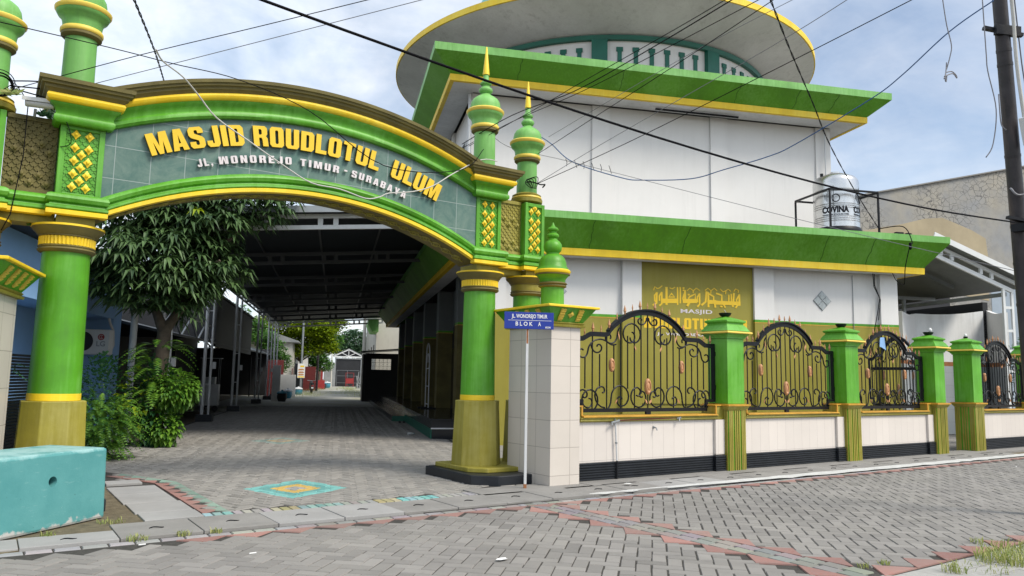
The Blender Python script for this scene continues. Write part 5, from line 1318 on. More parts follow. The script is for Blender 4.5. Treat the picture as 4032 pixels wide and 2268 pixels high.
truss(CV1, 'white_metal')
for u in (-2.3, -.6, 1.0):
    m = CL(); m.bar((u, CV0, zb_(u) + .395), (u, CV1, zb_(u) + .395), .05, .045); m.build('purlin', 'truss_shaded', can)
m = CL()
for z in (.0, .30): m.bar((CU0, CV0, zb_(CU0) + z), (CU0, CV1, zb_(CU0) + z), .06, .06)
for k in range(40): m.bar((CU0, CV0 + k * .92, zb_(CU0) + (.03 if k % 2 else .27)), (CU0, CV0 + k * .92 + .92, zb_(CU0) + (.27 if k % 2 else .03)), .03, .03)
m.build('side_truss', 'white_metal', can)
for v in (20.2, 26.7, 34.0, 43.4, 50.0, 55.0):
    m = CL(); m.tube([(CU0 - .1, v, .22), (CU0 - .1, v, zb_(CU0) + .3)], .055, 10); m.tube([(CU0 + .10, v, .22), (CU0 + .10, v, zb_(CU0) + .3)], .04, 10)
    for z in (1.2, 2.4, 3.6): m.bar((CU0 - .1, v, z), (CU0 + .1, v, z), .03, .03)
    m.box(CU0 + .15, v - .05, 1.7, CU0 + .25, v + .05, 1.92)
    m.build('post', 'pvc', can, smooth=50)
    m = CL(); m.box(CU0 - .25, v - .2, -.03, CU0 + .25, v + .2, .22); m.build('post_footing', 'black_paint', can)

# ================================================================== left of the courtyard
bh = thing('blue_house', 'blue walled house behind the left gate column with an air conditioner recess', 'house', W(-5.5, 16), TH)
def BL(): return MB(off=(5.5, -16, 0))
m = BL(); m.box(-9, 11.5, 2.86, -5.5, 21.6, 3.95); m.build('wall', 'blue_wall', bh)
m = BL(); m.box(-9, 20.9, 0, -5.5, 21.6, 2.859); m.box(-9, 11.5, 0, -5.5, 17.6, 1.0); m.box(-9, 11.5, 0, -6.4, 20.89, 2.855); m.build('recess_wall', 'blue_wall', bh)
m = BL(); m.prism([(-9.2, 3.96), (-5.1, 3.96), (-5.05, 4.06), (-9.2, 5.2)], 11.2, 22.0); bo_ = m; 
m = BL()
vs = [(-5.0, 11.2, 3.955), (-5.0, 21.9, 3.955), (-9.3, 21.9, 3.955), (-9.3, 11.2, 3.955), (-5.0, 11.2, 4.12), (-5.0, 21.9, 4.12), (-9.3, 21.9, 5.1), (-9.3, 11.2, 5.1)]
m.add(vs, [(0, 1, 2, 3), (4, 7, 6, 5), (0, 4, 5, 1), (1, 5, 6, 2), (2, 6, 7, 3), (3, 7, 4, 0)]); m.build('roof', 'dark_inside', bh)
ac = thing('air_conditioner', 'white air conditioner outdoor unit in the blue wall recess behind the mango tree', 'air conditioner', W(-5.78, 20.30, 1.95), TH - PI / 2)
m = MB(); m.box(-.18, -.42, 0, .18, .42, .60); m.build('casing', 'pvc', ac, bevel=.015)
m = MB(); m.lathe([(.01, 0), (.22, .0), (.235, .012), (.22, .02), (.0, .02)], (0, 0, 0), 24); m.v = [(p[2] + .181, p[1] - .16, p[0] + .31) for p in m.v]; m.build('fan_grille', 'dark_inside', ac)
m = MB(); m.lathe([(.001, .004), (.075, .004), (.075, .0)], (0, 0, 0), 20); m.v = [(p[2] + .181, p[1] + .24, p[0] + .42) for p in m.v]; lg_ = m.build('logo_disc', 'red_paint', ac)
m = MB(); vs, fs = text_mesh('LG', .17, .004, .002); m.add([(.184 + v[2], .135 + v[0], .20 + v[1]) for v in vs], fs); m.build('lettering', 'grey_metal', ac, fix=False)
m = MB(); m.tube([(.183, .24 + .045 * cos(a), .42 + .045 * sin(a)) for a in [R_(30 + 300 * k / 16) for k in range(17)]], .006, 4); m.tube([(.183, .24, .44), (.183, .24, .40), (.183, .265, .40)], .005, 4); m.build('logo_mark', 'paper', lg_)
o = MB().tube([(0, 0, 2.9), (.03, .02, 2.75), (.10, .1, 2.55), (.12, .12, 2.2), (.05, .06, 1.95)], .03, 7).build('hose', 'pvc', None, W(-5.55, 20.65, 0), TH, smooth=60); tag(o, 'white hose curving down beside the air conditioner', 'hose')
dg_ = thing('slatted_gate', 'black slatted metal gate between the left tiled pier and the gate column', 'gate', W(-5.3, 12.6), TH)
m = MB()
for k in range(34): m.box(-.02, -1.8, .06 + k * .052, .02, 3.4, .10 + k * .052)
m.build('slats', 'black_iron', dg_)
m = MB()
for v in (-1.83, .8, 3.4): m.box(-.035, v, 0, .035, v + .06, 1.9)
m.build('frame', 'black_iron', dg_)
o = MB().tube([(0, 0, -.02), (0, 0, 3.15)], .075, 12).build('white_pipe', 'pvc', None, W(-4.55, 18.95, 0), TH, smooth=60); tag(o, 'thick white upright pipe left of the mango tree', 'pipe')
# dark open shed along the left side
sh = thing('parking_shed', 'dark open sided shed with a low roof along the left of the courtyard', 'shed', W(-6, 24), TH)
def SL(): return MB(off=(6, -24, 0))
m = SL(); m.box(-10.2, 22.0, 0, -10, 30, 4.0); m.box(-10.2, 30.001, 0, -10, 60, 5.4); m.box(-9.99, 59.8, 0, -4.8, 60, 3.4); m.box(-9.99, 22.0, 0, -6.2, 22.15, 2.9); m.build('back_wall', 'dark_inside', sh)  # farther stretch raised to block sky light from the passage
m = SL(); m.box(-10.0, 32.0, 2.9, -4.7, 32.12, 4.62); m.box(-4.82, 32.121, 2.62, -4.7, 45, 4.62); m.box(-10.0, 32.13, 4.621, -4.6, 45, 4.70); m.build('sky_blocker', 'dark_inside', sh)  # boxes added above the shed to keep sky light out of the passage
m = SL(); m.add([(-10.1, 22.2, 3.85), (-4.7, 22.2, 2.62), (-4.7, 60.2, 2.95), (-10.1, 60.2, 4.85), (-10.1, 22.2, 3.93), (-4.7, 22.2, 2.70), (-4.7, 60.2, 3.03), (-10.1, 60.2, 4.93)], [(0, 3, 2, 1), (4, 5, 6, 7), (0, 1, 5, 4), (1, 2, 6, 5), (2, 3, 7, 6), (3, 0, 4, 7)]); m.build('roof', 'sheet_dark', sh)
for v in (24, 30, 38, 47, 56):
    m = SL(); m.tube([(-5.8, v, 0), (-5.8, v, 2.85)], .05, 8); m.build('post', 'black_iron', sh)
m = SL()
for k in range(3):
    v = 23 + k * 3; m.bar((-4.85, v, 2.72), (-4.85, v + 1.5, 3.35), .05, .05); m.bar((-4.85, v + 1.5, 3.35), (-4.85, v + 3, 2.72), .05, .05)
m.bar((-4.85, 22.5, 3.37), (-4.85, 33, 3.37), .06, .06); m.build('roof_truss', 'grey_metal', sh)
m = MB(); m.box(-.35, -.25, .0, .35, .25, .85); b_ = thing('food_cart', 'pale box cart standing in the dark shed beside the canopy posts', 'cart', W(-5.0, 33.5, .25), TH); m.build('cabinet', 'pvc', b_, bevel=.01)
m = MB()
for x in (-.33, .33):
    for y in (-.23, .23): m.tube([(x, y, .85), (x, y, 1.9)], .015, 6)
m.box(-.4, -.3, 1.9, .4, .3, 1.93); m.box(-.25, -.2, .851, .2, .2, 1.15); m.build('rack', 'grey_metal', b_)
m = MB()
for x in (-.25, .25): m.lathe([(.01, -.02), (.12, -.02), (.12, .02), (.01, .02)], (0, 0, 0), 14); m.v[-56:] = [(p[0] + x, p[2] - .2, p[1] - .12) for p in m.v[-56:]]
m.build('wheels', 'rubber', b_)

# ================================================================== end of the courtyard and the far alley
bt = thing('dark_booth', 'dark booth wall with patterned breeze blocks at the end of the mosque steps', 'booth', W(1.9, 48), TH)
def PL(): return MB(off=(-1.9, -48, 0))
m = PL(); x0, x1, z0, z1 = 2.10, 3.30, 1.95, 2.62
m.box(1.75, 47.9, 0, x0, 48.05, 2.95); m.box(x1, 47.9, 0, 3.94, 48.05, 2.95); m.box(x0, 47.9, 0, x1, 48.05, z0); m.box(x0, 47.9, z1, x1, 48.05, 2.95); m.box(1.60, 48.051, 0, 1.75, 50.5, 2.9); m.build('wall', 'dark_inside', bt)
m = PL(); m.add([(1.45, 47.6, 3.0), (4.0, 47.6, 3.22), (4.0, 50.6, 3.22), (1.45, 50.6, 3.0), (1.45, 47.6, 3.07), (4.0, 47.6, 3.29), (4.0, 50.6, 3.29), (1.45, 50.6, 3.07)], [(0, 3, 2, 1), (4, 5, 6, 7), (0, 1, 5, 4), (1, 2, 6, 5), (2, 3, 7, 6), (3, 0, 4, 7)]); m.build('roof', 'sheet_dark', bt)
m = PL()
for i in range(6): m.box(x0 + i * .24 - .012, 47.92, z0, x0 + i * .24 + .012, 48.03, z1)
for j in range(4): m.box(x0, 47.925, z0 + j * .223 - .01, x1, 48.025, z0 + j * .223 + .01)
for i in range(5):
    for j in range(3):
        cx_, cz_ = x0 + .12 + i * .24, z0 + .112 + j * .223
        for q in range(6):
            a = PI / 3 * q; m.bar((cx_ + .03 * cos(a), 47.97, cz_ + .03 * sin(a)), (cx_ + .11 * cos(a), 47.97, cz_ + .10 * sin(a)), .05, .014)
m.build('breeze_blocks', 'black_paint', bt)
an = thing('annex_building', 'weathered pale building with a short green eave beyond the dark booth', 'building', W(2.6, 58), TH)
def AL(): return MB(off=(-2.6, -58, 0))
m = AL(); m.box(2.75, 56.5, 0, 9, 76, 7.2); m.build('wall', 'cream_wall', an)
m = AL(); m.prism([(2.74, 4.62), (2.3, 4.62), (2.05, 5.15), (2.05, 5.45), (2.74, 5.45)], 53.5, 57.5); m.build('green_eave', 'green_pale', an)
for v in (59, 63, 68):
    m = AL(); m.box(2.70, v, 3.2, 2.749, v + .5, 3.9); m.build('window', 'dark_wood', an)
o = MB().tube([(0, 0, 0), (0, 0, 8.5)], .16, 8, .12).build('wooden_post', 'cream_wall', None, W(2.05, 61, 0), TH); tag(o, 'tall pale brown wooden post against the weathered building in the alley', 'post')
ga = thing('alley_garage', 'dark fronted garage with a white gable truss closing the far end of the alley', 'garage', W(1.7, 114), TH)
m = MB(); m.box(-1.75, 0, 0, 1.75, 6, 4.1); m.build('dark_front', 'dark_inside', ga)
m = MB(); m.box(-1.9, -.12, 0, -1.75, 6, 4.2); m.box(1.75, -.12, 0, 1.9, 6, 4.2); m.build('side_posts', 'grey_metal', ga)
m = MB(); m.bar((-2.05, -.2, 4.25), (2.05, -.2, 4.25), .12, .18); m.bar((-1.75, -.1, 4.02), (1.75, -.1, 4.02), .1, .10); m.bar((-2.15, -.2, 4.32), (0, -.2, 5.35), .12, .18); m.bar((2.15, -.2, 4.32), (0, -.2, 5.35), .12, .18); m.bar((0, -.2, 4.3), (0, -.2, 5.3), .08, .08); m.bar((0, -.2, 4.35), (-1.0, -.2, 4.85), .08, .08); m.bar((0, -.2, 4.35), (1.0, -.2, 4.85), .08, .08); m.build('gable_truss', 'white_metal', ga)
m = MB(); m.prism([(-2.0, 4.36), (2.0, 4.36), (0, 5.36)], -.02, .0); m.build('gable_infill', 'dark_inside', ga)
m = MB(); m.prism([(-2.2, 4.36), (0, 5.42), (2.2, 4.36), (2.2, 4.44), (0, 5.5), (-2.2, 4.44)], -.3, 6.2); m.build('roof', 'roof_grey', ga)
m = MB()
for z in (.5, 1.5, 2.3): m.box(-1.6, -.03, z, 1.6, -.001, z + .04)
for x in (-1.6, -.1, 1.56): m.box(x, -.0305, .1, x + .04, -.0015, 2.34)
m.build('gate_frame', 'grey_metal', ga)
ctp = thing('hand_cart', 'red framed hand cart standing before the dark garage', 'cart', W(1.95, 112.2), TH)
m = MB(); m.box(-.55, -.3, .45, .55, .3, 1.15); m.build('box', 'red_paint', ctp)
m = MB()
for x in (-.55, .55):
    for y in (-.3, .3): m.tube([(x, y, 0), (x, y, 1.95)], .035, 6)
for z in (.2, 1.2, 1.95):
    for y in (-.3, .3): m.bar((-.55, y, z), (.55, y, z), .05, .05)
m.build('frame', 'red_paint', ctp)
m = MB()
for y in (-.33, .33): m.lathe([(.02, -.03), (.24, -.03), (.24, .03), (.02, .03)], (0, 0, 0), 14); m.v[-56:] = [(p[0] + .1, p[2] + y, p[1] + .24) for p in m.v[-56:]]
m.build('wheels', 'rubber', ctp)
# houses, gates and walls on the left of the far alley
def plain_house(name, lab, u0, v0, u1, v1, h, mat, roofm='roof_grey'):
    t = thing(name, lab, 'house', W((u0 + u1) / 2, v0), TH, 'houses along the far alley'); a = MB(off=(-(u0 + u1) / 2, -v0, 0))
    a.box(u0, v0, 0, u1, v1, h); a.build('wall', mat, t)
    r = MB(off=(-(u0 + u1) / 2, -v0, 0)); r.prism([(u0 - .3, h + .001), (u1 + .5, h + .001), (u1 + .5, h + .12), ((u0 + u1) / 2, h + 1.3), (u0 - .3, h + .12)], v0 - .3, v1 + .3); r.build('roof', roofm, t)
    for k in range(2):
        w_ = MB(off=(-(u0 + u1) / 2, -v0, 0)); vv = v0 + (v1 - v0) * (.25 + .4 * k); w_.box(u1, vv, 1.0, u1 + .05, vv + 1.2, 2.3); f_ = w_.build('window', 'dark_wood', t)
    d_ = MB(off=(-(u0 + u1) / 2, -v0, 0)); d_.box(u1, v0 + .5, 0, u1 + .04, v0 + 1.4, 2.1); d_.build('door', 'maroon', t)
    return t
plain_house('alley_house', 'cream house with grey roof half hidden by the lime tree in the far alley', -10, 68, -3.7, 80, 4.3, 'cream_wall')
plain_house('alley_house', 'weathered house with small awning just past the poster pole', -9, 82, -2.9, 96, 3.8, 'white_wall')
plain_house('alley_house', 'low house with red gate at the far left end of the alley', -9, 98, -2.4, 112, 3.4, 'cream_wall')
def slab_thing(name, lab, cat, u, v, du, dv, h, mat, z=0, group=None):
    o = MB().box(-du / 2, -dv / 2, 0, du / 2, dv / 2, h).build(name, mat, None, W(u, v, z), TH, bevel=.01); return tag(o, lab, cat, group)
slab_thing('white_pillar', 'plain white square pillar beside the bins at the canopy end', 'pillar', -3.45, 47.9, .45, .4, 2.1, 'white_wall')
slab_thing('white_screen', 'slanting white weathered screen wall beyond the white pillar', 'wall', -3.35, 57.5, 1.1, .12, 1.55, 'white_wall')
slab_thing('dark_gatepost', 'dark square gatepost beside the poster pole', 'post', -3.05, 67.5, .7, .5, 2.5, 'black_paint')
slab_thing('red_gate', 'tall dark red sheet gate left of the white screen wall', 'gate', -4.3, 58.5, 1.1, .1, 2.6, 'maroon', 0, 'red gates in the far alley')
slab_thing('red_gate', 'dark red gate behind the parked scooter', 'gate', -2.7, 80.5, 1.4, .1, 2.4, 'maroon', 0, 'red gates in the far alley')
slab_thing('red_gate', 'narrow red gate panel near the garage', 'gate', -1.9, 97.0, .7, .1, 2.5, 'red_paint', 0, 'red gates in the far alley')
slab_thing('pink_wall', 'low pink and red wall behind the far bins', 'wall', -2.0, 90.0, 1.6, .2, 1.0, 'red_paint')
slab_thing('sheet_fence', 'rusty grey sheet fence left of the garage', 'fence', -.9, 112.5, 1.6, .1, 3.4, 'roof_grey')
pp_ = thing('poster_pole', 'grey pole carrying an advertising board with pictures of bread', 'pole', W(-2.85, 67.0), TH)
MB().tube([(0, 0, 0), (0, 0, 6.2)], .09, 8).build('pole', 'grey_metal', pp_)
bd = MB().box(-.30, -.14, 1.30, .30, -.10, 2.5).build('board', 'paper', pp_)
m = MB()
for z, c in ((1.92, 0), (1.70, 1), (1.50, 2)): m.prism([(-.24 + .01 * c, z), (.20, z + .02), (.24, z + .09), (.10, z + .15), (-.16, z + .145), (-.25, z + .08)], -.146, -.141)
m.build('bread_picture', 'copper', bd)
m = MB(); m.box(-.27, -.1455, 1.34, .27, -.141, 1.44); m.box(-.1, -.1455, 2.2, .22, -.141, 2.34); m.build('colour_band', 'yellow', bd)
o = MB().tube([(0, 0, 0), (.05, 0, 7.5)], .13, 8, .10).build('utility_pole', 'pole_black', None, W(-1.82, 78.5, 0), TH); tag(o, 'thin black utility pole in the far alley behind the scooter', 'pole', 'poles in the far alley')
o = MB().tube([(0, 0, 0), (.0, 0, 6.5)], .12, 8, .09).build('utility_pole', 'cream_wall', None, W(-.62, 108, 0), TH); tag(o, 'pale slim pole just left of the far garage', 'pole', 'poles in the far alley')
# bins
def bin_(u, v, r, h, mat, lab):
    t = thing('bin', lab, 'bin', W(u, v), TH, 'round bins along the alley')
    MB().lathe([(r * .72, 0), (r * .95, h * .35), (r, h * .7), (r * .92, h * .9), (r * 1.04, h * .93), (r * 1.04, h)], (0, 0, 0), 20).build('tub', mat, t, smooth=50)
    MB().lathe([(r * 1.06, h + .001), (r * 1.06, h + .04), (r * .75, h + .12), (.06, h + .17), (.06, h + .22), (.01, h + .225)], (0, 0, 0), 20).build('lid', 'bin_blue' if mat != 'bin_blue' else 'pvc', t, smooth=50)
bin_(-3.0, 46.6, .28, .46, 'bin_black', 'black round bin nearest the canopy end'); bin_(-3.05, 53.0, .28, .46, 'bin_blue', 'blue round bin behind the nearest black bin')
bin_(-2.85, 63.5, .32, .42, 'bin_blue', 'blue bin with white lid below the poster pole'); bin_(-1.4, 90.5, .40, .6, 'bin_black', 'black bin by the red wall far down the alley'); bin_(-1.0, 97.5, .42, .62, 'bin_blue', 'blue bin by the red wall, farthest down the alley')
# scooter
def scooter():
    t = thing('scooter', 'black scooter seen from behind, parked on the left of the far alley', 'scooter', W(-2.0, 68.6), TH + R_(6))
    for y in (-.62, .62):
        m = MB(); m.lathe([(.17, -.05), (.26, -.05), (.28, 0), (.26, .05), (.17, .05)], (0, 0, 0), 18); m.v = [(p[2], p[1] + y, p[0] + .28) for p in m.v]; w_ = m.build('wheel', 'rubber', t, smooth=50)
        m = MB(); m.lathe([(.02, -.03), (.17, -.03), (.17, .03), (.02, .03)], (0, 0, 0), 14); m.v = [(p[2], p[1] + y, p[0] + .28) for p in m.v]; m.build('rim', 'grey_metal', w_)
    m = MB(); vs, fs = [], []
    secs = [(-.85, .07, .55, .72), (-.55, .16, .45, .82), (-.2, .17, .35, .80), (.05, .15, .30, .42), (.35, .16, .32, .45), (.48, .17, .35, 1.0), (.60, .10, .5, 1.05)]
    for y, w, z0, z1 in secs: vs += [(-w, y, z0), (w, y, z0), (w * .8, y, z1), (-w * .8, y, z1)]
    for i in range(len(secs) - 1):
        for k in range(4): fs.append((i * 4 + k, i * 4 + (k + 1) % 4, i * 4 + 4 + (k + 1) % 4, i * 4 + 4 + k))
    fs += [(3, 2, 1, 0), tuple(len(vs) - 4 + k for k in range(4))]; m.add(vs, fs); m.build('body', 'bin_black', t, smooth=50, bevel=.03)
    MB().box(-.14, -.75, .80, .14, .0, .90).build('seat', 'rubber', t, bevel=.04)
    m = MB(); m.tube([(-.36, .42, 1.10), (-.12, .52, 1.06), (.12, .52, 1.06), (.36, .42, 1.10)], .025, 8); m.build('handlebar', 'grey_metal', t)
    for s_ in (-1, 1):
        m = MB(); m.tube([(s_ * .22, .5, 1.08), (s_ * .30, .5, 1.26)], .01, 5); m.lathe([(.01, -.01), (.06, 0), (.01, .01)], (s_ * .32, .5, 1.30), 10); m.build('mirror', 'bin_black', t)
    MB().box(-.08, -.89, .60, .08, -.851, .70).build('tail_light', 'red_paint', t); MB().box(-.09, -.90, .42, .09, -.885, .54).build('number_plate', 'paper', t)
scooter()
# junk by the alley wall
jk = MB()
for k in range(16):
    a = random.uniform(0, PI); jk.tube([(random.uniform(-.6, .6), random.uniform(-.6, .6), .02), (random.uniform(-.4, .8), random.uniform(-.4, .6), random.uniform(.3, 2.2))], .05, 5)
o = jk.build('scrap_heap', 'roof_grey', None, W(3.0, 99, 0), TH); tag(o, 'heap of poles and scrap against the right side of the far alley', 'scrap heap')

# ================================================================== right: side canopy, partition and cracked gable wall
sc_ = thing('side_canopy', 'white framed lean-to canopy right of the mosque', 'canopy', W(17, 19), TH)
def RL(): return MB(off=(-17, -19, 0))
ZT2 = lambda u: 5.58 - .36 * (u - 17.5)
m = RL(); a, b = 17.0, 20.0
m.bar((a, 19, ZT2(a)), (b + .12, 19, ZT2(b + .12)), .07, .10); m.bar((a, 19, ZT2(a) - .30), (b - .15, 19, ZT2(b - .15) - .30), .07, .12)
u = a + .3; k = 0
while u < b - .3: m.box(u, 18.97, ZT2(u) - .24, u + .10, 19.03, ZT2(u) - .06); u += .38 if k % 2 == 0 else 1.0; k += 1
m.build('front_truss', 'white_metal', sc_)
m = RL(); m.bar((a - .1, 18.72, ZT2(a - .1) + .17), (b + .45, 18.72, ZT2(b + .45) + .17), .03, .16); m.build('edge_flashing', 'white_metal', sc_)
m = RL(); vs, fs = [], []; nn = 28
for k in range(nn * 2 + 1):
    u = 16.9 + (20.5 - 16.9) * k / (nn * 2); dz = .04 * (k % 2)
    for v in (18.75, 27.5): vs.append((u, v, ZT2(u) + .09 + dz)); vs.append((u, v, ZT2(u) + .095 + dz))
for k in range(nn * 2): q = k * 4; fs += [(q, q + 2, q + 6, q + 4), (q + 1, q + 5, q + 7, q + 3)]
m.add(vs, fs); m.build('roof_sheet', 'roof_grey', sc_)
for u0 in (19.50, 19.80):
    m = RL(); m.box(u0 - .04, 18.97, -.03, u0 + .04, 19.03, ZT2(u0) - .36); m.build('post', 'white_metal', sc_)
m = RL()
for z in (1.0, 2.0, 2.6, 3.2, 3.9): m.box(19.541, 18.975, z, 19.759, 19.025, z + .08)
m.build('post_rungs', 'white_metal', sc_)
m = RL(); m.bar((16.2, 21.0, ZT2(16.2) - .05), (19.6, 21.0, ZT2(19.6) - .05), .08, .10); m.bar((15.6, 22.5, 4.55), (20.2, 22.5, 4.55), .07, .12); m.bar((19.65, 19.05, 4.35), (19.65, 27, 4.35), .06, .12); m.box(18.9, 22.46, 0, 19.0, 22.54, 4.5); m.build('inner_frame', 'grey_metal', sc_)
m = RL(); m.box(14.9, 27.0, 0, 25, 27.2, 7.0); m.box(21.2, 21.5, 0, 21.4, 26.99, 4.4); m.build('dark_back_wall', 'dark_inside', sc_)  # wall colour holds the shade under the canopy sheet
m = RL(); m.box(20.15, 18.85, 4.28, 20.55, 19.15, 4.55); m.tube([(20.3, 19.0, 4.28), (20.3, 19.0, 3.95), (20.5, 19.0, 3.8), (20.58, 19.0, 3.6), (20.58, 19.0, .0)], .055, 10); m.build('gutter_pipe', 'pvc', sc_, smooth=50)
pt = thing('partition_wall', 'curved topped white partition wall with shade-greyed middle under the side canopy', 'wall', W(18.7, 21.5), TH)
def QL(): return MB(off=(-18.7, -21.5, 0))
P4 = [(16.55, 20.0), (16.77, 20.0), (18.55, 21.5), (21.33, 21.5), (21.02, 20.5)]
tops = [3.45, 3.82, 3.92, 4.12, 3.97]
def strip(i, mat, z0, z1s, name):
    m = QL(); (xa, ya), (xb, yb) = P4[i], P4[i + 1]; d = Vector((xb - xa, yb - ya)).normalized(); n_ = Vector((-d.y, d.x)) * .12
    nn_ = 8; vs = []
    for k in range(nn_ + 1):
        t = k / nn_; x, y = xa + (xb - xa) * t, ya + (yb - ya) * t; zz = z1s[0] + (z1s[1] - z1s[0]) * t - (.07 * sin(PI * t) if len(z1s) > 2 else 0)
        vs += [(x, y, z0), (x, y, zz), (x + n_.x, y + n_.y, z0), (x + n_.x, y + n_.y, zz)]
    fs = []
    for k in range(nn_): q = k * 4; fs += [(q, q + 4, q + 5, q + 1), (q + 2, q + 3, q + 7, q + 6), (q + 1, q + 5, q + 7, q + 3), (q, q + 2, q + 6, q + 4)]
    fs += [(0, 1, 3, 2), (nn_ * 4, nn_ * 4 + 2, nn_ * 4 + 3, nn_ * 4 + 1)]
    m.add(vs, fs); return m.build(name, mat, pt)
for i in range(1, 4): strip(i, 'white_wall' if i != 2 else 'soffit_grey', 2.36, (tops[i], tops[i + 1], 1), 'upper_wall'); strip(i, 'tile_grey', 0, (2.22, 2.22), 'tiled_base'); strip(i, 'rust', 2.221, (2.359, 2.359), 'tile_border')  # middle stretch greyer, its shade put into the colour
# cracked gable wall
def crack_mat():
    m, nt, b = newmat('cracked_plaster'); p = pos(nt)
    f = noise(nt, p, .45, 7, .62); f2 = noise(nt, p, 2.2, 6, .65)
    col = mixc(nt, ramp(nt, f, [(.35, 0.0), (.65, 1.0)]), (.29, .30, .31), (.38, .35, .29))
    col = mixc(nt, ramp(nt, f2, [(.45, 0.0), (.8, .55)]), col, (.20, .20, .20))
    mp = N(nt, 'ShaderNodeMapping'); mp.inputs['Scale'].default_value = (1.15, 1.15, 1.5); L(nt, p, mp.inputs[0])
    wv = N(nt, 'ShaderNodeTexNoise'); wv.inputs['Scale'].default_value = 2.5; wv.inputs['Detail'].default_value = 4; L(nt, p, wv.inputs['Vector'])
    ad = N(nt, 'ShaderNodeMixRGB', blend_type='ADD'); ad.inputs[0].default_value = .45; L(nt, mp.outputs[0], ad.inputs[1]); L(nt, wv.outputs['Color'], ad.inputs[2])
    vo = N(nt, 'ShaderNodeTexVoronoi', feature='DISTANCE_TO_EDGE'); vo.inputs['Scale'].default_value = 2.7; L(nt, ad.outputs[0], vo.inputs['Vector'])
    msk = noise(nt, p, .33, 3, .5); k = N(nt, 'ShaderNodeMath', operation='MULTIPLY'); L(nt, ramp(nt, vo.outputs['Distance'], [(.0, 1.0), (.06, 0.0)]), k.inputs[0]); L(nt, ramp(nt, msk, [(.40, 0.0), (.56, .9)]), k.inputs[1])
    col = mixc(nt, k.outputs[0], col, (.06, .06, .065)); L(nt, col, b.inputs['Base Color']); b.inputs['Roughness'].default_value = .92
    bump(nt, b, f2, .4, .02)
crack_mat()
paint('plaster_beige', (.42, .35, .23), .9, .12, .8, .25, 12, chip=.06, chipc=(.3, .29, .27), streak=.5, streakc=(.28, .24, .17))
paint('plaster_blue', (.34, .40, .46), .9, .12, .6, .2, 12, chip=.05, chipc=(.3, .3, .3), streak=.3)
cw = thing('cracked_gable', 'tall cracked grey and beige plaster gable wall behind the side canopy', 'wall', W(24, 30), TH)
def KL(): return MB(off=(-24, -30, 0))
zt = lambda u: 10.23 + (u - 23.3) * .228
m = KL(); m.prism([(14, 0), (34.5, 0), (34.5, zt(34.5)), (14, zt(14))], 30, 30.4); m.build('wall', 'cracked_plaster', cw)
m = KL(); m.prism([(14, zt(14)), (34.6, zt(34.6)), (34.6, zt(34.6) + .06), (14, zt(14) + .06)], 29.9, 30.5); m.build('coping', 'concrete', cw)
m = KL(); m.prism([(20.5, 7.6), (22, 7.6), (26, 6.2), (29.95, 5.6), (30.05, 7.6), (29.95, 8.6), (29.2, 8.95), (27.6, 9.45), (26.6, 9.35), (25.3, 9.0), (23.4, 8.6), (20.5, 8.3)], 29.985, 29.9995); m.build('plaster_patch', 'plaster_beige', cw)
m = KL(); m.prism([(30.1, 0), (34.4, 0), (34.4, 9.0), (33.6, 8.3), (32.6, 7.7), (31.6, 7.3), (30.8, 7.0), (30.1, 6.9)], 29.986, 29.9995); m.build('plaster_patch', 'plaster_blue', cw)

bs = thing('steel_rack', 'thin arched steel rack standing on the dark mosque terrace', 'rack', W(3.05, 26.2, .5), TH)
m = MB()
for y in (-.45, .45): m.tube([(0, y, 0), (0, y, 1.75)], .022, 6)
m.tube([(0, .45 * cos(a), 1.75 + .45 * sin(a)) for a in [PI * k / 12 for k in range(13)]], .022, 6); m.tube([(0, .30 * cos(a), 1.55 + .3 * sin(a)) for a in [PI * k / 12 for k in range(13)]], .016, 6)
for z in (.15, .75, 1.35): m.tube([(0, -.45, z), (0, .45, z)], .015, 6)
m.build('frame', 'pvc', bs, smooth=60)
m = MB()
for y in (-.45, .45): m.box(-.25, y - .03, 0, .25, y + .03, .04)
m.build('feet', 'black_iron', bs)
bo2 = thing('water_bottle', 'small white bottle lying on the courtyard paving beside the terrace', 'bottle', W(1.95, 20.9, .035), TH + .5)
m = MB().lathe([(.01, 0), (.033, .005), (.033, .13), (.018, .16), (.014, .185)], (0, 0, 0), 12); m.v = [(p[2], p[1], p[0]) for p in m.v]; m.build('body', 'pvc', bo2, smooth=40)
m = MB().lathe([(.016, .186), (.016, .205), (.01, .207)], (0, 0, 0), 10); m.v = [(p[2], p[1], p[0]) for p in m.v]; m.build('cap', 'bin_blue', bo2)
sn = thing('sandals', 'pair of dark sandals left beside the mosque step', 'sandals', W(2.25, 26.4, .005), TH)
for s_ in (-.07, .07):
    m = MB(); m.prism([(s_ - .04, -.13), (s_ + .03, -.13), (s_ + .045, .05), (s_ + .02, .13), (s_ - .03, .12), (s_ - .045, .02)], 0, .025, 'xy'); sl_ = m.build('sole', 'rubber', sn)
    m = MB(); m.tube([(s_ - .04, 0, .02), (s_ - .01, .06, .06), (s_, .09, .03)], .008, 5); m.tube([(s_ + .04, 0, .02), (s_ + .01, .06, .06), (s_, .09, .03)], .008, 5); m.build('strap', 'black_iron', sl_)
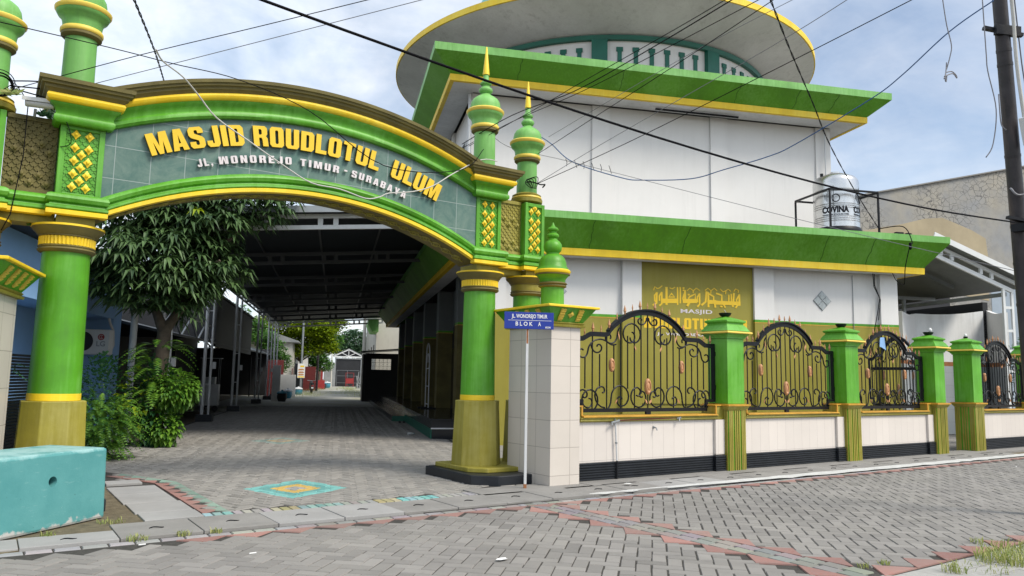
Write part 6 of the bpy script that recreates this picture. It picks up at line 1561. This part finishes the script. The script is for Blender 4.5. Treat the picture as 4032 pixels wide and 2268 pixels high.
# ================================================================== plants
def leaf(mb, p, d, up, ln, w, droop=.5, fold=.25):
    """one folded lance-shaped leaf: base p, direction d"""
    d = d.normalized(); s = d.cross(up)
    if s.length < .05: s = Vector((1, 0, 0))
    s.normalize(); n = s.cross(d)
    c1 = p + d * ln * .45 - Vector((0, 0, 1)) * droop * ln * .12; c2 = p + d * ln * .92 - Vector((0, 0, 1)) * droop * ln * .55
    f = n * w * fold
    a1, b1 = c1 + s * w * .5 + f, c1 - s * w * .5 + f
    mb.add([p, a1, c1, b1, c2], [(0, 1, 2), (0, 2, 3), (2, 1, 4), (3, 2, 4)])
def rosette(mb, c, axis, n, ln, w, droop=.9):
    ax = axis.normalized(); t = ax.orthogonal().normalized(); b = ax.cross(t); o = random.uniform(0, 2 * PI)
    for k in range(n):
        a = o + 2 * PI * k / n + random.uniform(-.25, .25); e = random.uniform(.05, .75)
        d = (t * cos(a) + b * sin(a)) * cos(e) + ax * sin(e)
        leaf(mb, c, d, Vector((0, 0, 1)), ln * random.uniform(.7, 1.1), w * random.uniform(.8, 1.1), droop)
def in_ell(c, r):
    while True:
        q = Vector((random.uniform(-1, 1), random.uniform(-1, 1), random.uniform(-1, 1)))
        if .25 < q.length < 1: return Vector((c[0] + q.x * r[0], c[1] + q.y * r[1], c[2] + q.z * r[2])), q
# mango tree in the courtyard
mt = thing('mango_tree', 'mango tree with long drooping dark leaves growing inside the gate', 'tree', W(-3.78, 18), TH)
tr = MB()
def limb(pts, r0, r1): tr.tube(pts, r0, 9, r1)
limb([(0, 0, -.05), (.02, 0, 1.2), (.06, 0, 2.0), (.08, 0, 2.5)], .19, .14)
limb([(.08, 0, 2.45), (.30, .05, 2.85), (.55, .1, 3.3), (.85, .2, 4.1), (1.5, .3, 4.9)], .12, .05); limb([(.06, 0, 2.45), (-.12, 0, 2.9), (-.25, .1, 3.5), (-.3, .1, 4.6)], .12, .05)
limb([(-.2, .05, 3.3), (-.8, -.1, 3.8), (-1.2, -.2, 4.2)], .06, .03); limb([(.6, .1, 3.4), (.9, -.3, 3.8), (1.2, -.5, 4.0)], .06, .03); limb([(.1, 0, 2.9), (.2, -.5, 3.4), (.3, -.9, 3.9)], .06, .03); limb([(.9, .2, 4.2), (.6, .3, 5.2), (.4, .2, 6.0)], .05, .03)
tr.build('trunk', 'bark', mt, smooth=60)
cr = MB()
for c, r, n in (((-.15, -.1, 3.85), (1.40, 1.3, 1.1), 600), ((.55, 0, 4.95), (1.25, 1.1, .75), 250), ((1.6, .2, 5.5), (1.2, .9, .6), 150), ((-.5, 0, 5.1), (1.4, 1.2, .8), 170), ((.9, 0, 3.85), (.85, .9, .65), 125)):
    for _ in range(n):
        p, q = in_ell(c, r)
        if p.z < 2.85 + .12 * abs(p.x): continue
        rosette(cr, p, Vector((q.x * .6, q.y * .6, .9)), random.randint(8, 11), .37, .088, 1.1)
for _ in range(16):
    p = Vector((random.uniform(.2, 1.0), random.uniform(-.6, .3), random.uniform(2.7, 3.2))); rosette(cr, p, Vector((.2, -.2, .3)), 6, .27, .06, 1.6)
cr.build('crown', 'leaf_mango', mt, fix=False)
yl = MB(); rosette(yl, Vector((.75, -1.0, 5.0)), Vector((0, -.4, .6)), 10, .27, .07, 1.2); yl.build('young_leaves', 'leaf_lime', mt, fix=False)
# ferns and climbers round the trunk
def frond(mb, p, d, ln, pinn, w, droop):
    d = d.normalized(); pts = []
    for k in range(pinn + 1):
        t = k / pinn; pts.append(p + d * ln * t + Vector((0, 0, 1)) * (ln * (.35 * t - droop * t * t)))
    for k in range(1, pinn):
        q = pts[k]; f = (pts[k + 1] - pts[k - 1]).normalized(); s = f.cross(Vector((0, 0, 1)))
        if s.length < .05: s = Vector((1, 0, 0))
        s.normalize(); wl = w * sin(PI * (k + .6) / (pinn + 1.2))
        for sg_ in (-1, 1):
            e = q + s * sg_ * wl + f * wl * .25 - Vector((0, 0, wl * .2)); h = f * ln / pinn * .42
            mb.add([q - h, e, q + h], [(0, 1, 2)])
fe = thing('fern', 'clump of bright green ferns and climbers around the mango trunk', 'fern', W(-3.75, 17.75), TH, 'plants beside the mango tree')
f1 = MB()
for _ in range(120):
    a = random.uniform(0, 2 * PI); z = random.uniform(.9, 2.15); frond(f1, Vector((.18 * cos(a), .18 * sin(a), z)), Vector((cos(a), sin(a), random.uniform(-.2, .7))), random.uniform(.45, .8), 14, .10, random.uniform(.5, 1.1))
f1.build('fronds', 'leaf_fern', fe, fix=False)
f2 = MB()
for _ in range(1100):
    p, q = in_ell((.42, -.2, 1.2), (.48, .45, .42)); leaf(f2, p, q + Vector((0, -.3, -.2)), Vector((0, 0, 1)), .12, .07, .6)
for _ in range(380):
    p, q = in_ell((.30, -.25, .42), (.3, .3, .4)); leaf(f2, p, q + Vector((0, -.4, -.1)), Vector((0, 0, 1)), .14, .09, .6)
f2.build('leaves', 'leaf_fern', fe, fix=False)
f3 = MB()
for _ in range(60):
    p, q = in_ell((-.3, -.35, 1.05), (.35, .3, .6)); leaf(f3, p, q + Vector((0, -.4, 0)), Vector((0, 0, 1)), .17, .10, .5)
f3.build('yellow_leaves', 'leaf_lime', fe, fix=False)
f4 = MB()
for _ in range(700):
    p, q = in_ell((0, 0, .9), (.42, .4, 1.0)); leaf(f4, p, q, Vector((0, 0, 1)), .16, .09, .7)
f4.build('dark_leaves', 'leaf_bush', fe, fix=False)
fb = thing('fern', 'bushy green fern at the foot of the left gate column', 'fern', W(-4.15, 15.2), TH, 'plants beside the mango tree')
f1 = MB()
for _ in range(520):
    p, q = in_ell((0, 0, .55), (.55, .5, .5)); frond(f1, p, Vector((q.x, q.y - .3, q.z * .4 + .1)), random.uniform(.3, .5), 12, .065, random.uniform(.5, 1.0))
f1.build('fronds', 'leaf_fern', fb, fix=False)
db = thing('bush', 'dark green small leaved bush in front of the air conditioner', 'bush', W(-4.75, 17.6), TH, 'plants beside the mango tree')
f1 = MB()
for _ in range(1300):
    p, q = in_ell((0, 0, .95), (.6, .7, 1.0)); leaf(f1, p, q, Vector((0, 0, 1)), .11, .075, .5)
f1.build('foliage', 'leaf_bush', db, fix=False)
hp = thing('bush', 'dark shadowed plants behind the left tiled pier over the slatted gate', 'bush', W(-5.6, 14.0, 1.5), TH, 'plants beside the mango tree')
f1 = MB()
for _ in range(60): a = random.uniform(0, 2 * PI); frond(f1, Vector((0, random.uniform(-.7, .7), .0)), Vector((cos(a), sin(a), random.uniform(.1, .9))), random.uniform(.4, .8), 12, .08, .8)
f1.build('fronds', 'leaf_bush', hp, fix=False)
# trees down the alley
def far_tree(lab, u, v, h, blobs, mat, n, s, tr_r=.16, name='tree', group='trees in the far alley'):
    t = thing(name, lab, 'tree', W(u, v), TH, group)
    m = MB(); m.tube([(0, 0, -.05), (.1, 0, h * .3), (-.05, .1, h * .55)], tr_r, 8, tr_r * .6)
    for c, r in blobs: m.tube([(-.02, .05, h * .4), ((c[0]) * .5, c[1] * .5, (h * .4 + c[2]) / 2), (c[0] * .9, c[1] * .9, c[2])], tr_r * .5, 6, .02)
    m.build('trunk', 'bark', t)
    m = MB()
    for c, r in blobs:
        k = int(n * 2.6 * r[0] * r[2])
        for _ in range(k):
            p, q = in_ell(c, r)
            if q.length < .55 and random.random() < .6: continue
            sp_ = Vector((random.uniform(-1, 1), random.uniform(-1, 1), random.uniform(-.25, .35)))
            for _k in range(3): leaf(m, p + Vector((random.uniform(-s, s), random.uniform(-s, s), random.uniform(-s, s) * .3)) * 1.2, sp_ + Vector((random.uniform(-.6, .6), random.uniform(-.6, .6), 0)), Vector((0, 0, 1)), s * random.uniform(.8, 1.5), s * .7, .4)
    m.build('crown', mat, t, fix=False)
far_tree('wide tree with bright yellow green tiered leaves over the far alley', -3.3, 74, 7, [((-1.6, 0, 6.2), (2.8, 2.4, 1.2)), ((1.0, -.5, 5.2), (2.3, 2, 1.0)), ((2.3, 1, 6.5), (1.9, 1.6, .9)), ((-2.2, -1, 4.6), (1.9, 1.6, .8)), ((.4, -1.2, 7.4), (2.4, 2, .9)), ((2.0, -1, 4.1), (1.4, 1.2, .7)), ((-.4, -1.5, 3.9), (1.9, 1.3, .8)), ((.9, -2, 5.8), (2.0, 1.3, .9))], 'leaf_lime', 150, .30)
far_tree('mid green tree rising behind the yellow green one', -1.9, 92, 9, [((-.3, 0, 7.2), (2.0, 2, 1.6)), ((.8, 0, 5.6), (1.7, 1.6, 1.1)), ((-.6, 0, 8.6), (1.5, 1.4, .9)), ((1.2, 0, 8.3), (1.2, 1.2, .9)), ((-.8, 0, 4.4), (1.2, 1.2, .8))], 'leaf_green', 150, .30)
far_tree('low green tree hanging over the red gate in the far alley', -2.3, 84, 4.2, [((0, 0, 3.6), (1.4, 1.3, 1.0)), ((.9, 0, 2.7), (1.0, 1, .8)), ((-.6, 0, 2.6), (.9, .9, .8))], 'leaf_green', 170, .24, .08)
far_tree('dark green bush tree behind the canopy posts', -4.9, 61, 4.0, [((0, 0, 3.3), (1.0, 1, 1.0)), ((.7, .3, 2.5), (.8, .8, .8)), ((-.5, 0, 4.2), (1.0, 1, .7))], 'leaf_green', 190, .22, .08)
far_tree('hazy blue green tree beyond the garage roof', 3.0, 150, 10, [((0, 0, 8.2), (3.0, 2, 2.2)), ((-2.0, 0, 6.4), (2.0, 1.6, 1.4)), ((2.2, 0, 6.0), (2.0, 1.6, 1.4))], 'leaf_far', 60, .5)
far_tree('dark tree far behind the left shed roof', -9.5, 66, 8, [((0, 0, 6.0), (2.4, 2, 1.6)), ((2.2, 0, 5.2), (1.6, 1.5, 1.1)), ((-2, 0, 5.2), (2.0, 1.5, 1.2))], 'leaf_green', 110, .32)
far_tree('small dark shrub behind the gutter pipe right of the side canopy', 20.9, 19.6, 2.6, [((0, 0, 2.3), (.5, .5, .9)), ((.2, 0, 1.4), (.5, .5, .7))], 'leaf_bush', 400, .10, .03, 'shrub', None)
# ================================================================== utility pole and overhead wires
def curve(pts, n=6):
    P = [Vector(p) for p in pts]; out = []
    for i in range(len(P) - 1):
        a, b, c, d = P[max(0, i - 1)], P[i], P[i + 1], P[min(len(P) - 1, i + 2)]
        for k in range(n):
            t = k / n; out.append(.5 * ((2 * b) + (c - a) * t + (2 * a - 5 * b + 4 * c - d) * t * t + (3 * b - a - 3 * c + d) * t ** 3))
    return out + [P[-1]]
up = thing('utility_pole', 'leaning black utility pole with crossarm and white box at the right edge', 'pole', (10.91, 4.255, 0))
ax = lambda z: Vector((-.1705 * z, -.0475 * z, z))
MB().tube([ax(z) for z in (-.1, 1.5, 3, 4.5, 6, 7.6)], .096, 16, .076).build('shaft', 'pole_black', up, smooth=60)
for z in (2.55, 3.05, 3.5, 4.35, 5.45, 5.62): MB().tube([ax(z), ax(z + .035)], .101 - .0028 * z, 16).build('steel_band', 'pole_black', up, smooth=60)
m = MB(); p = ax(5.86); m.bar(p + Vector((-.19, .13, .05)), p + Vector((.17, -.15, -.05)), .055, .04); m.bar(p + Vector((-.14, .02, .0)), p + Vector((.12, -.14, -.02)), .06, .12); m.build('crossarm', 'black_iron', up)
m = MB(); p = ax(3.55); m.bar(p + Vector((-.24, .02, .05)), p + Vector((.0, -.13, 0)), .06, .035); m.box(p.x - .16, p.y - .14, p.z - .12, p.x - .04, p.y + .02, p.z - .03); m.build('bracket', 'black_iron', up)
m = MB(); p = ax(4.62) + Vector((-.02, -.20, 0)); m.box(-.075, -.06, -.17, .075, .06, .17); q = math.radians(16)
m.v = [(p.x + x * cos(q) - z * sin(q), p.y + y, p.z + x * sin(q) + z * cos(q)) for x, y, z in m.v]; m.build('connection_box', 'pvc', up, bevel=.015)
m = MB(); m.tube(curve([ax(6.6) + Vector((-.06, -.14, 0)), ax(6.0) + Vector((-.05, -.15, 0)), ax(5.4) + Vector((-.06, -.15, 0)), ax(4.78) + Vector((-.03, -.17, 0))]), .02, 7); m.build('feed_cable', 'cable_white', up, smooth=60)
m = MB(); m.tube(curve([ax(5.1) + Vector((-.12, .05, 0)), ax(4.95) + Vector((-.20, .02, 0)), ax(4.72) + Vector((-.19, .02, 0)), ax(4.66) + Vector((-.12, 0, 0))]), .008, 5); m.build('loose_loop', 'cable_grey', up, smooth=60); m = MB(); m.tube(curve([ax(3.95) + Vector((-.12, .0, 0)), ax(3.93) + Vector((-.22, -.04, 0)), ax(3.85) + Vector((-.20, -.1, 0)), ax(3.9) + Vector((0, -.17, 0)), ax(4.0) + Vector((.13, -.08, 0))]), .012, 6)
m.build('loose_loop', 'cable_grey', up, smooth=60); m = MB(); m.tube(curve([ax(6.3) + Vector((.1, -.12, 0)), ax(5.5) + Vector((.16, -.12, 0)), ax(5.05) + Vector((.20, -.13, 0)), ax(4.9) + Vector((.12, -.1, 0))]), .008, 5); m.build('loose_loop', 'cable_grey', up, smooth=60)

def wire(lab, pts, r, mat='cable_black', twist=False, n=6, name='overhead_wire', grp='overhead wires'):
    c = curve(pts, n); m = MB()
    if twist:
        fine = curve(c, 5)
        for s_ in (0, PI): m.tube([p + Vector((cos(i * .45 + s_), sin(i * .45 + s_), 0)) * r * .9 for i, p in enumerate(fine)], r * .75, 5)
    else: m.tube(c, r, 6)
    o = m.build(name, mat, None, smooth=180); return tag(o, lab, 'wire', grp)
P0 = Vector((10.03, 4.02, 3.52))
wire('thick black cable running from the leaning pole across the whole picture to the upper left', [P0 + Vector((-t, 0, -.0775 * t + .00925 * t * t)) for t in (0, 2, 4, 6, 8, 10, 13, 16, 20)], .0095, n=4)
wire('blue grey drop wire sagging from the pole top down to the upper gate pinnacle', [(9.66, 3.95, 6.18), (9.65, 4.47, 5.98), (9.79, 5.15, 5.68), (9.83, 5.64, 5.49), (9.8, 6.81, 5.14), (9.88, 7.37, 5.09), (9.71, 8.11, 5.01), (9.58, 8.7, 4.96), (9.12, 9.37, 5.0), (8.87, 9.65, 5.06), (8.23, 10.18, 5.34), (7.89, 10.37, 5.65), (7.73, 10.46, 5.77)], .0085, 'cable_blue')
wire('thin wire sloping from the gate over the lower eave to the right', [(6.75, 10.7, 5.75), (7.26, 10.69, 5.54), (8.23, 10.18, 5.34), (10.36, 7.76, 4.34), (10.69, 6.74, 3.94), (11.01, 5.84, 3.59), (11.36, 4.45, 3.07)], .005, 'cable_grey')
wire('twisted black cable dropping to the clamps on the lower eave by the tank', [(7.27, 5.36, 6.08), (9.2, 6.44, 6.3), (11.69, 7.76, 6.47), (13.32, 8.51, 6.24), (15.83, 9.53, 5.9), (18.55, 10.53, 5.49)], .0085, twist=True)
wire('upper wire of the bundle leaving the inner right pinnacle for the top of the picture', [(6.13, 4.99, 5.57), (6.53, 6.15, 5.77), (6.69, 8.24, 5.76), (6.71, 8.84, 5.73), (6.49, 10.86, 5.47)], .0055)
wire('second wire of the bundle leaving the inner right pinnacle', [(6.34, 5.07, 5.67), (6.56, 6.51, 5.70), (6.81, 8.39, 5.76), (6.51, 9.6, 5.66), (6.39, 10.92, 5.50)], .0075)
wire('lowest wire of the bundle leaving the inner right pinnacle', [(6.75, 5.02, 5.78), (6.97, 6.57, 5.86), (7.1, 8.54, 5.88), (6.73, 9.92, 5.69), (6.41, 10.92, 5.44)], .0055)
wire('wire rising from the outer right pinnacle ring past the mosque upper eave', [(7.03, 5.06, 5.88), (7.22, 6.66, 5.74), (7.6, 8.85, 5.67), (7.54, 9.89, 5.46), (7.54, 10.4, 5.38)], .0055)
wire('left wire of the pair tied round the foot of the outer right pinnacle', [(7.9, 4.69, 6.0), (8.11, 6.02, 5.90), (8.03, 9.21, 5.39), (7.55, 10.46, 4.86)], .005, 'cable_grey')
wire('right wire of the pair tied round the foot of the outer right pinnacle', [(8.73, 4.35, 6.12), (8.47, 6.29, 5.75), (8.21, 8.84, 5.34), (7.54, 10.47, 4.86)], .0065)
wire('faint grey wire crossing the round roof down to the gate', [(7.23, 4.92, 5.89), (7.24, 6.14, 5.83), (7.4, 7.75, 5.78), (7.6, 10.08, 5.65)], .004, 'cable_grey')
wire('twisted black cable dropping from the top left onto the arch coping', [(.66, 5.87, 4.24), (1.2, 8.46, 4.89), (1.67, 10.75, 5.40)], .007, twist=True, n=12)
wire('upper of two wires rising from the left pinnacles across the sky', [(.04, 10.72, 4.92), (1.21, 9.62, 5.26), (2.26, 8.62, 5.52), (3.31, 7.5, 5.75)], .0055)
wire('lower of two wires rising from the left pinnacles across the sky', [(.82, 10.64, 5.13), (2.38, 9.03, 5.52), (3.91, 7.43, 5.9)], .005, 'cable_grey')
wire('dark wire drooping across the raised lettering to the right end of the arch', [(-.17, 9.7, 5.3), (.91, 9.81, 5.34), (1.58, 9.73, 5.29), (2.34, 9.58, 5.22), (3.14, 9.21, 4.88), (4.1, 9.0, 4.29), (5.67, 9.71, 4.66), (6.25, 10.0, 5.16)], .006)
wire('slack white cable hanging over the arch lettering', [(1.21, 8.45, 4.91), (1.33, 8.74, 4.91), (1.59, 9.04, 4.9), (1.82, 9.27, 4.8), (2.06, 9.38, 4.61), (2.48, 9.48, 4.43), (2.96, 9.55, 4.21), (3.33, 9.56, 4.05), (3.75, 9.64, 4.05), (4.17, 9.73, 4.0), (4.41, 9.8, 4.07), (4.56, 9.81, 4.15), (4.97, 9.88, 4.25), (5.3, 9.88, 4.39), (5.72, 10.0, 4.68), (6.21, 10.0, 4.98), (6.55, 10.05, 5.03)], .009, 'cable_white', n=4)
wire('grey wire hanging free left of the pole with a knotted tangle at its end', [(8.94, 4.2, 6.12), (9.01, 4.2, 5.79), (9.08, 4.19, 5.55), (9.08, 4.21, 5.42), (9.06, 4.25, 5.26)], .006, 'cable_grey')
m = MB(); c = Vector((9.06, 4.25, 5.22))
for q in ([(-.07, 0, -.09), (-.02, 0, -.0), (.01, 0, .13)], [(-.02, 0, 0), (.08, -.02, .03), (.16, -.03, .0), (.17, -.03, -.03), (.10, -.02, .01), (-.06, 0, -.06)], [(-.02, 0, 0), (-.04, 0, -.09), (-.02, 0, -.11), (0, 0, -.04)]): m.tube(curve([c + Vector(p) for p in q]), .007, 5)
o = m.build('wire_tangle', 'cable_grey', None, smooth=180); tag(o, 'knotted bit of wire dangling in the sky left of the pole', 'wire')
wire('pinkish grey cable end hanging beside the leaning pole', [(9.44, 3.98, 6.18), (9.53, 4.01, 5.49), (9.57, 4.02, 5.29), (9.68, 4.0, 4.84), (9.69, 4.06, 4.43), (9.63, 4.12, 4.27)], .007, 'cable_grey')
wire('black cable looping over the right end of the lower eave with a small splice', [(18.45, 10.48, 5.5), (18.74, 10.02, 5.52), (18.71, 9.80, 5.10), (18.59, 9.80, 4.96), (18.62, 9.95, 4.46), (19.0, 10.2, 4.10), (19.4, 10.61, 4.27), (19.4, 10.71, 4.47)], .012)
m = MB(); m.lathe([(.005, -.1), (.035, -.07), (.035, .07), (.005, .1)], (0, 0, 0), 8); o = m.build('cable_splice', 'cable_black', None, (18.6, 9.79, 4.98)); tag(o, 'black splice on the cable looping over the lower eave', 'splice')
for i, (a, b, c) in enumerate((((-.02, 10.35, 4.88), (.4, 10.3, 4.93), (.98, 10.32, 4.83)), ((-.02, 10.35, 4.82), (.4, 10.3, 4.84), (.98, 10.3, 4.78)), ((-.02, 10.36, 4.80), (.4, 10.3, 4.74), (1.0, 10.3, 4.70)))):
    wire('short dark wire between the two left pinnacles, %s one' % ('upper', 'middle', 'lower')[i], [a, b, c], .008)
wire('loose wire curling down past the security camera', [(.35, 10.3, 4.78), (.38, 10.2, 4.6), (.55, 10.1, 4.45), (.62, 10.1, 4.2), (.5, 10.2, 4.15)], .005)
m = MB(); c = Vector((7.54, 10.35, 4.86))
m.tube(curve([c + Vector((.20 * cos(a), .07 - .20 + .20 - .2 * sin(a) * 1.0, .02 * sin(3 * a))) for a in [PI * k / 8 for k in range(9)]]), .012, 5)
for q in range(6): m.tube(curve([c + Vector((-.22, -.05, .05)), c + Vector((-.3 + .05 * q, -.12, -.05 + .03 * q)), c + Vector((-.2 + .02 * q, -.15, -.12))]), .008, 4)
o = m.build('wire_knot', 'cable_black', None, smooth=180); tag(o, 'knot of dark wires round the foot of the outer right pinnacle', 'wire')
m = MB(); c = Vector((8.23, 10.18, 5.34))
for q in range(6):
    b = c + Vector((.13 * q - .1, -.08 * q + .06, -.02 * q)); m.tube([b + Vector((-.03, 0, .06)), b, b + Vector((.04 * (q % 2), .01, -.07))], .005, 4)
o = m.build('wire_ties', 'cable_black', None); tag(o, 'wire ties bunching two wires in front of the upper white wall', 'wire')
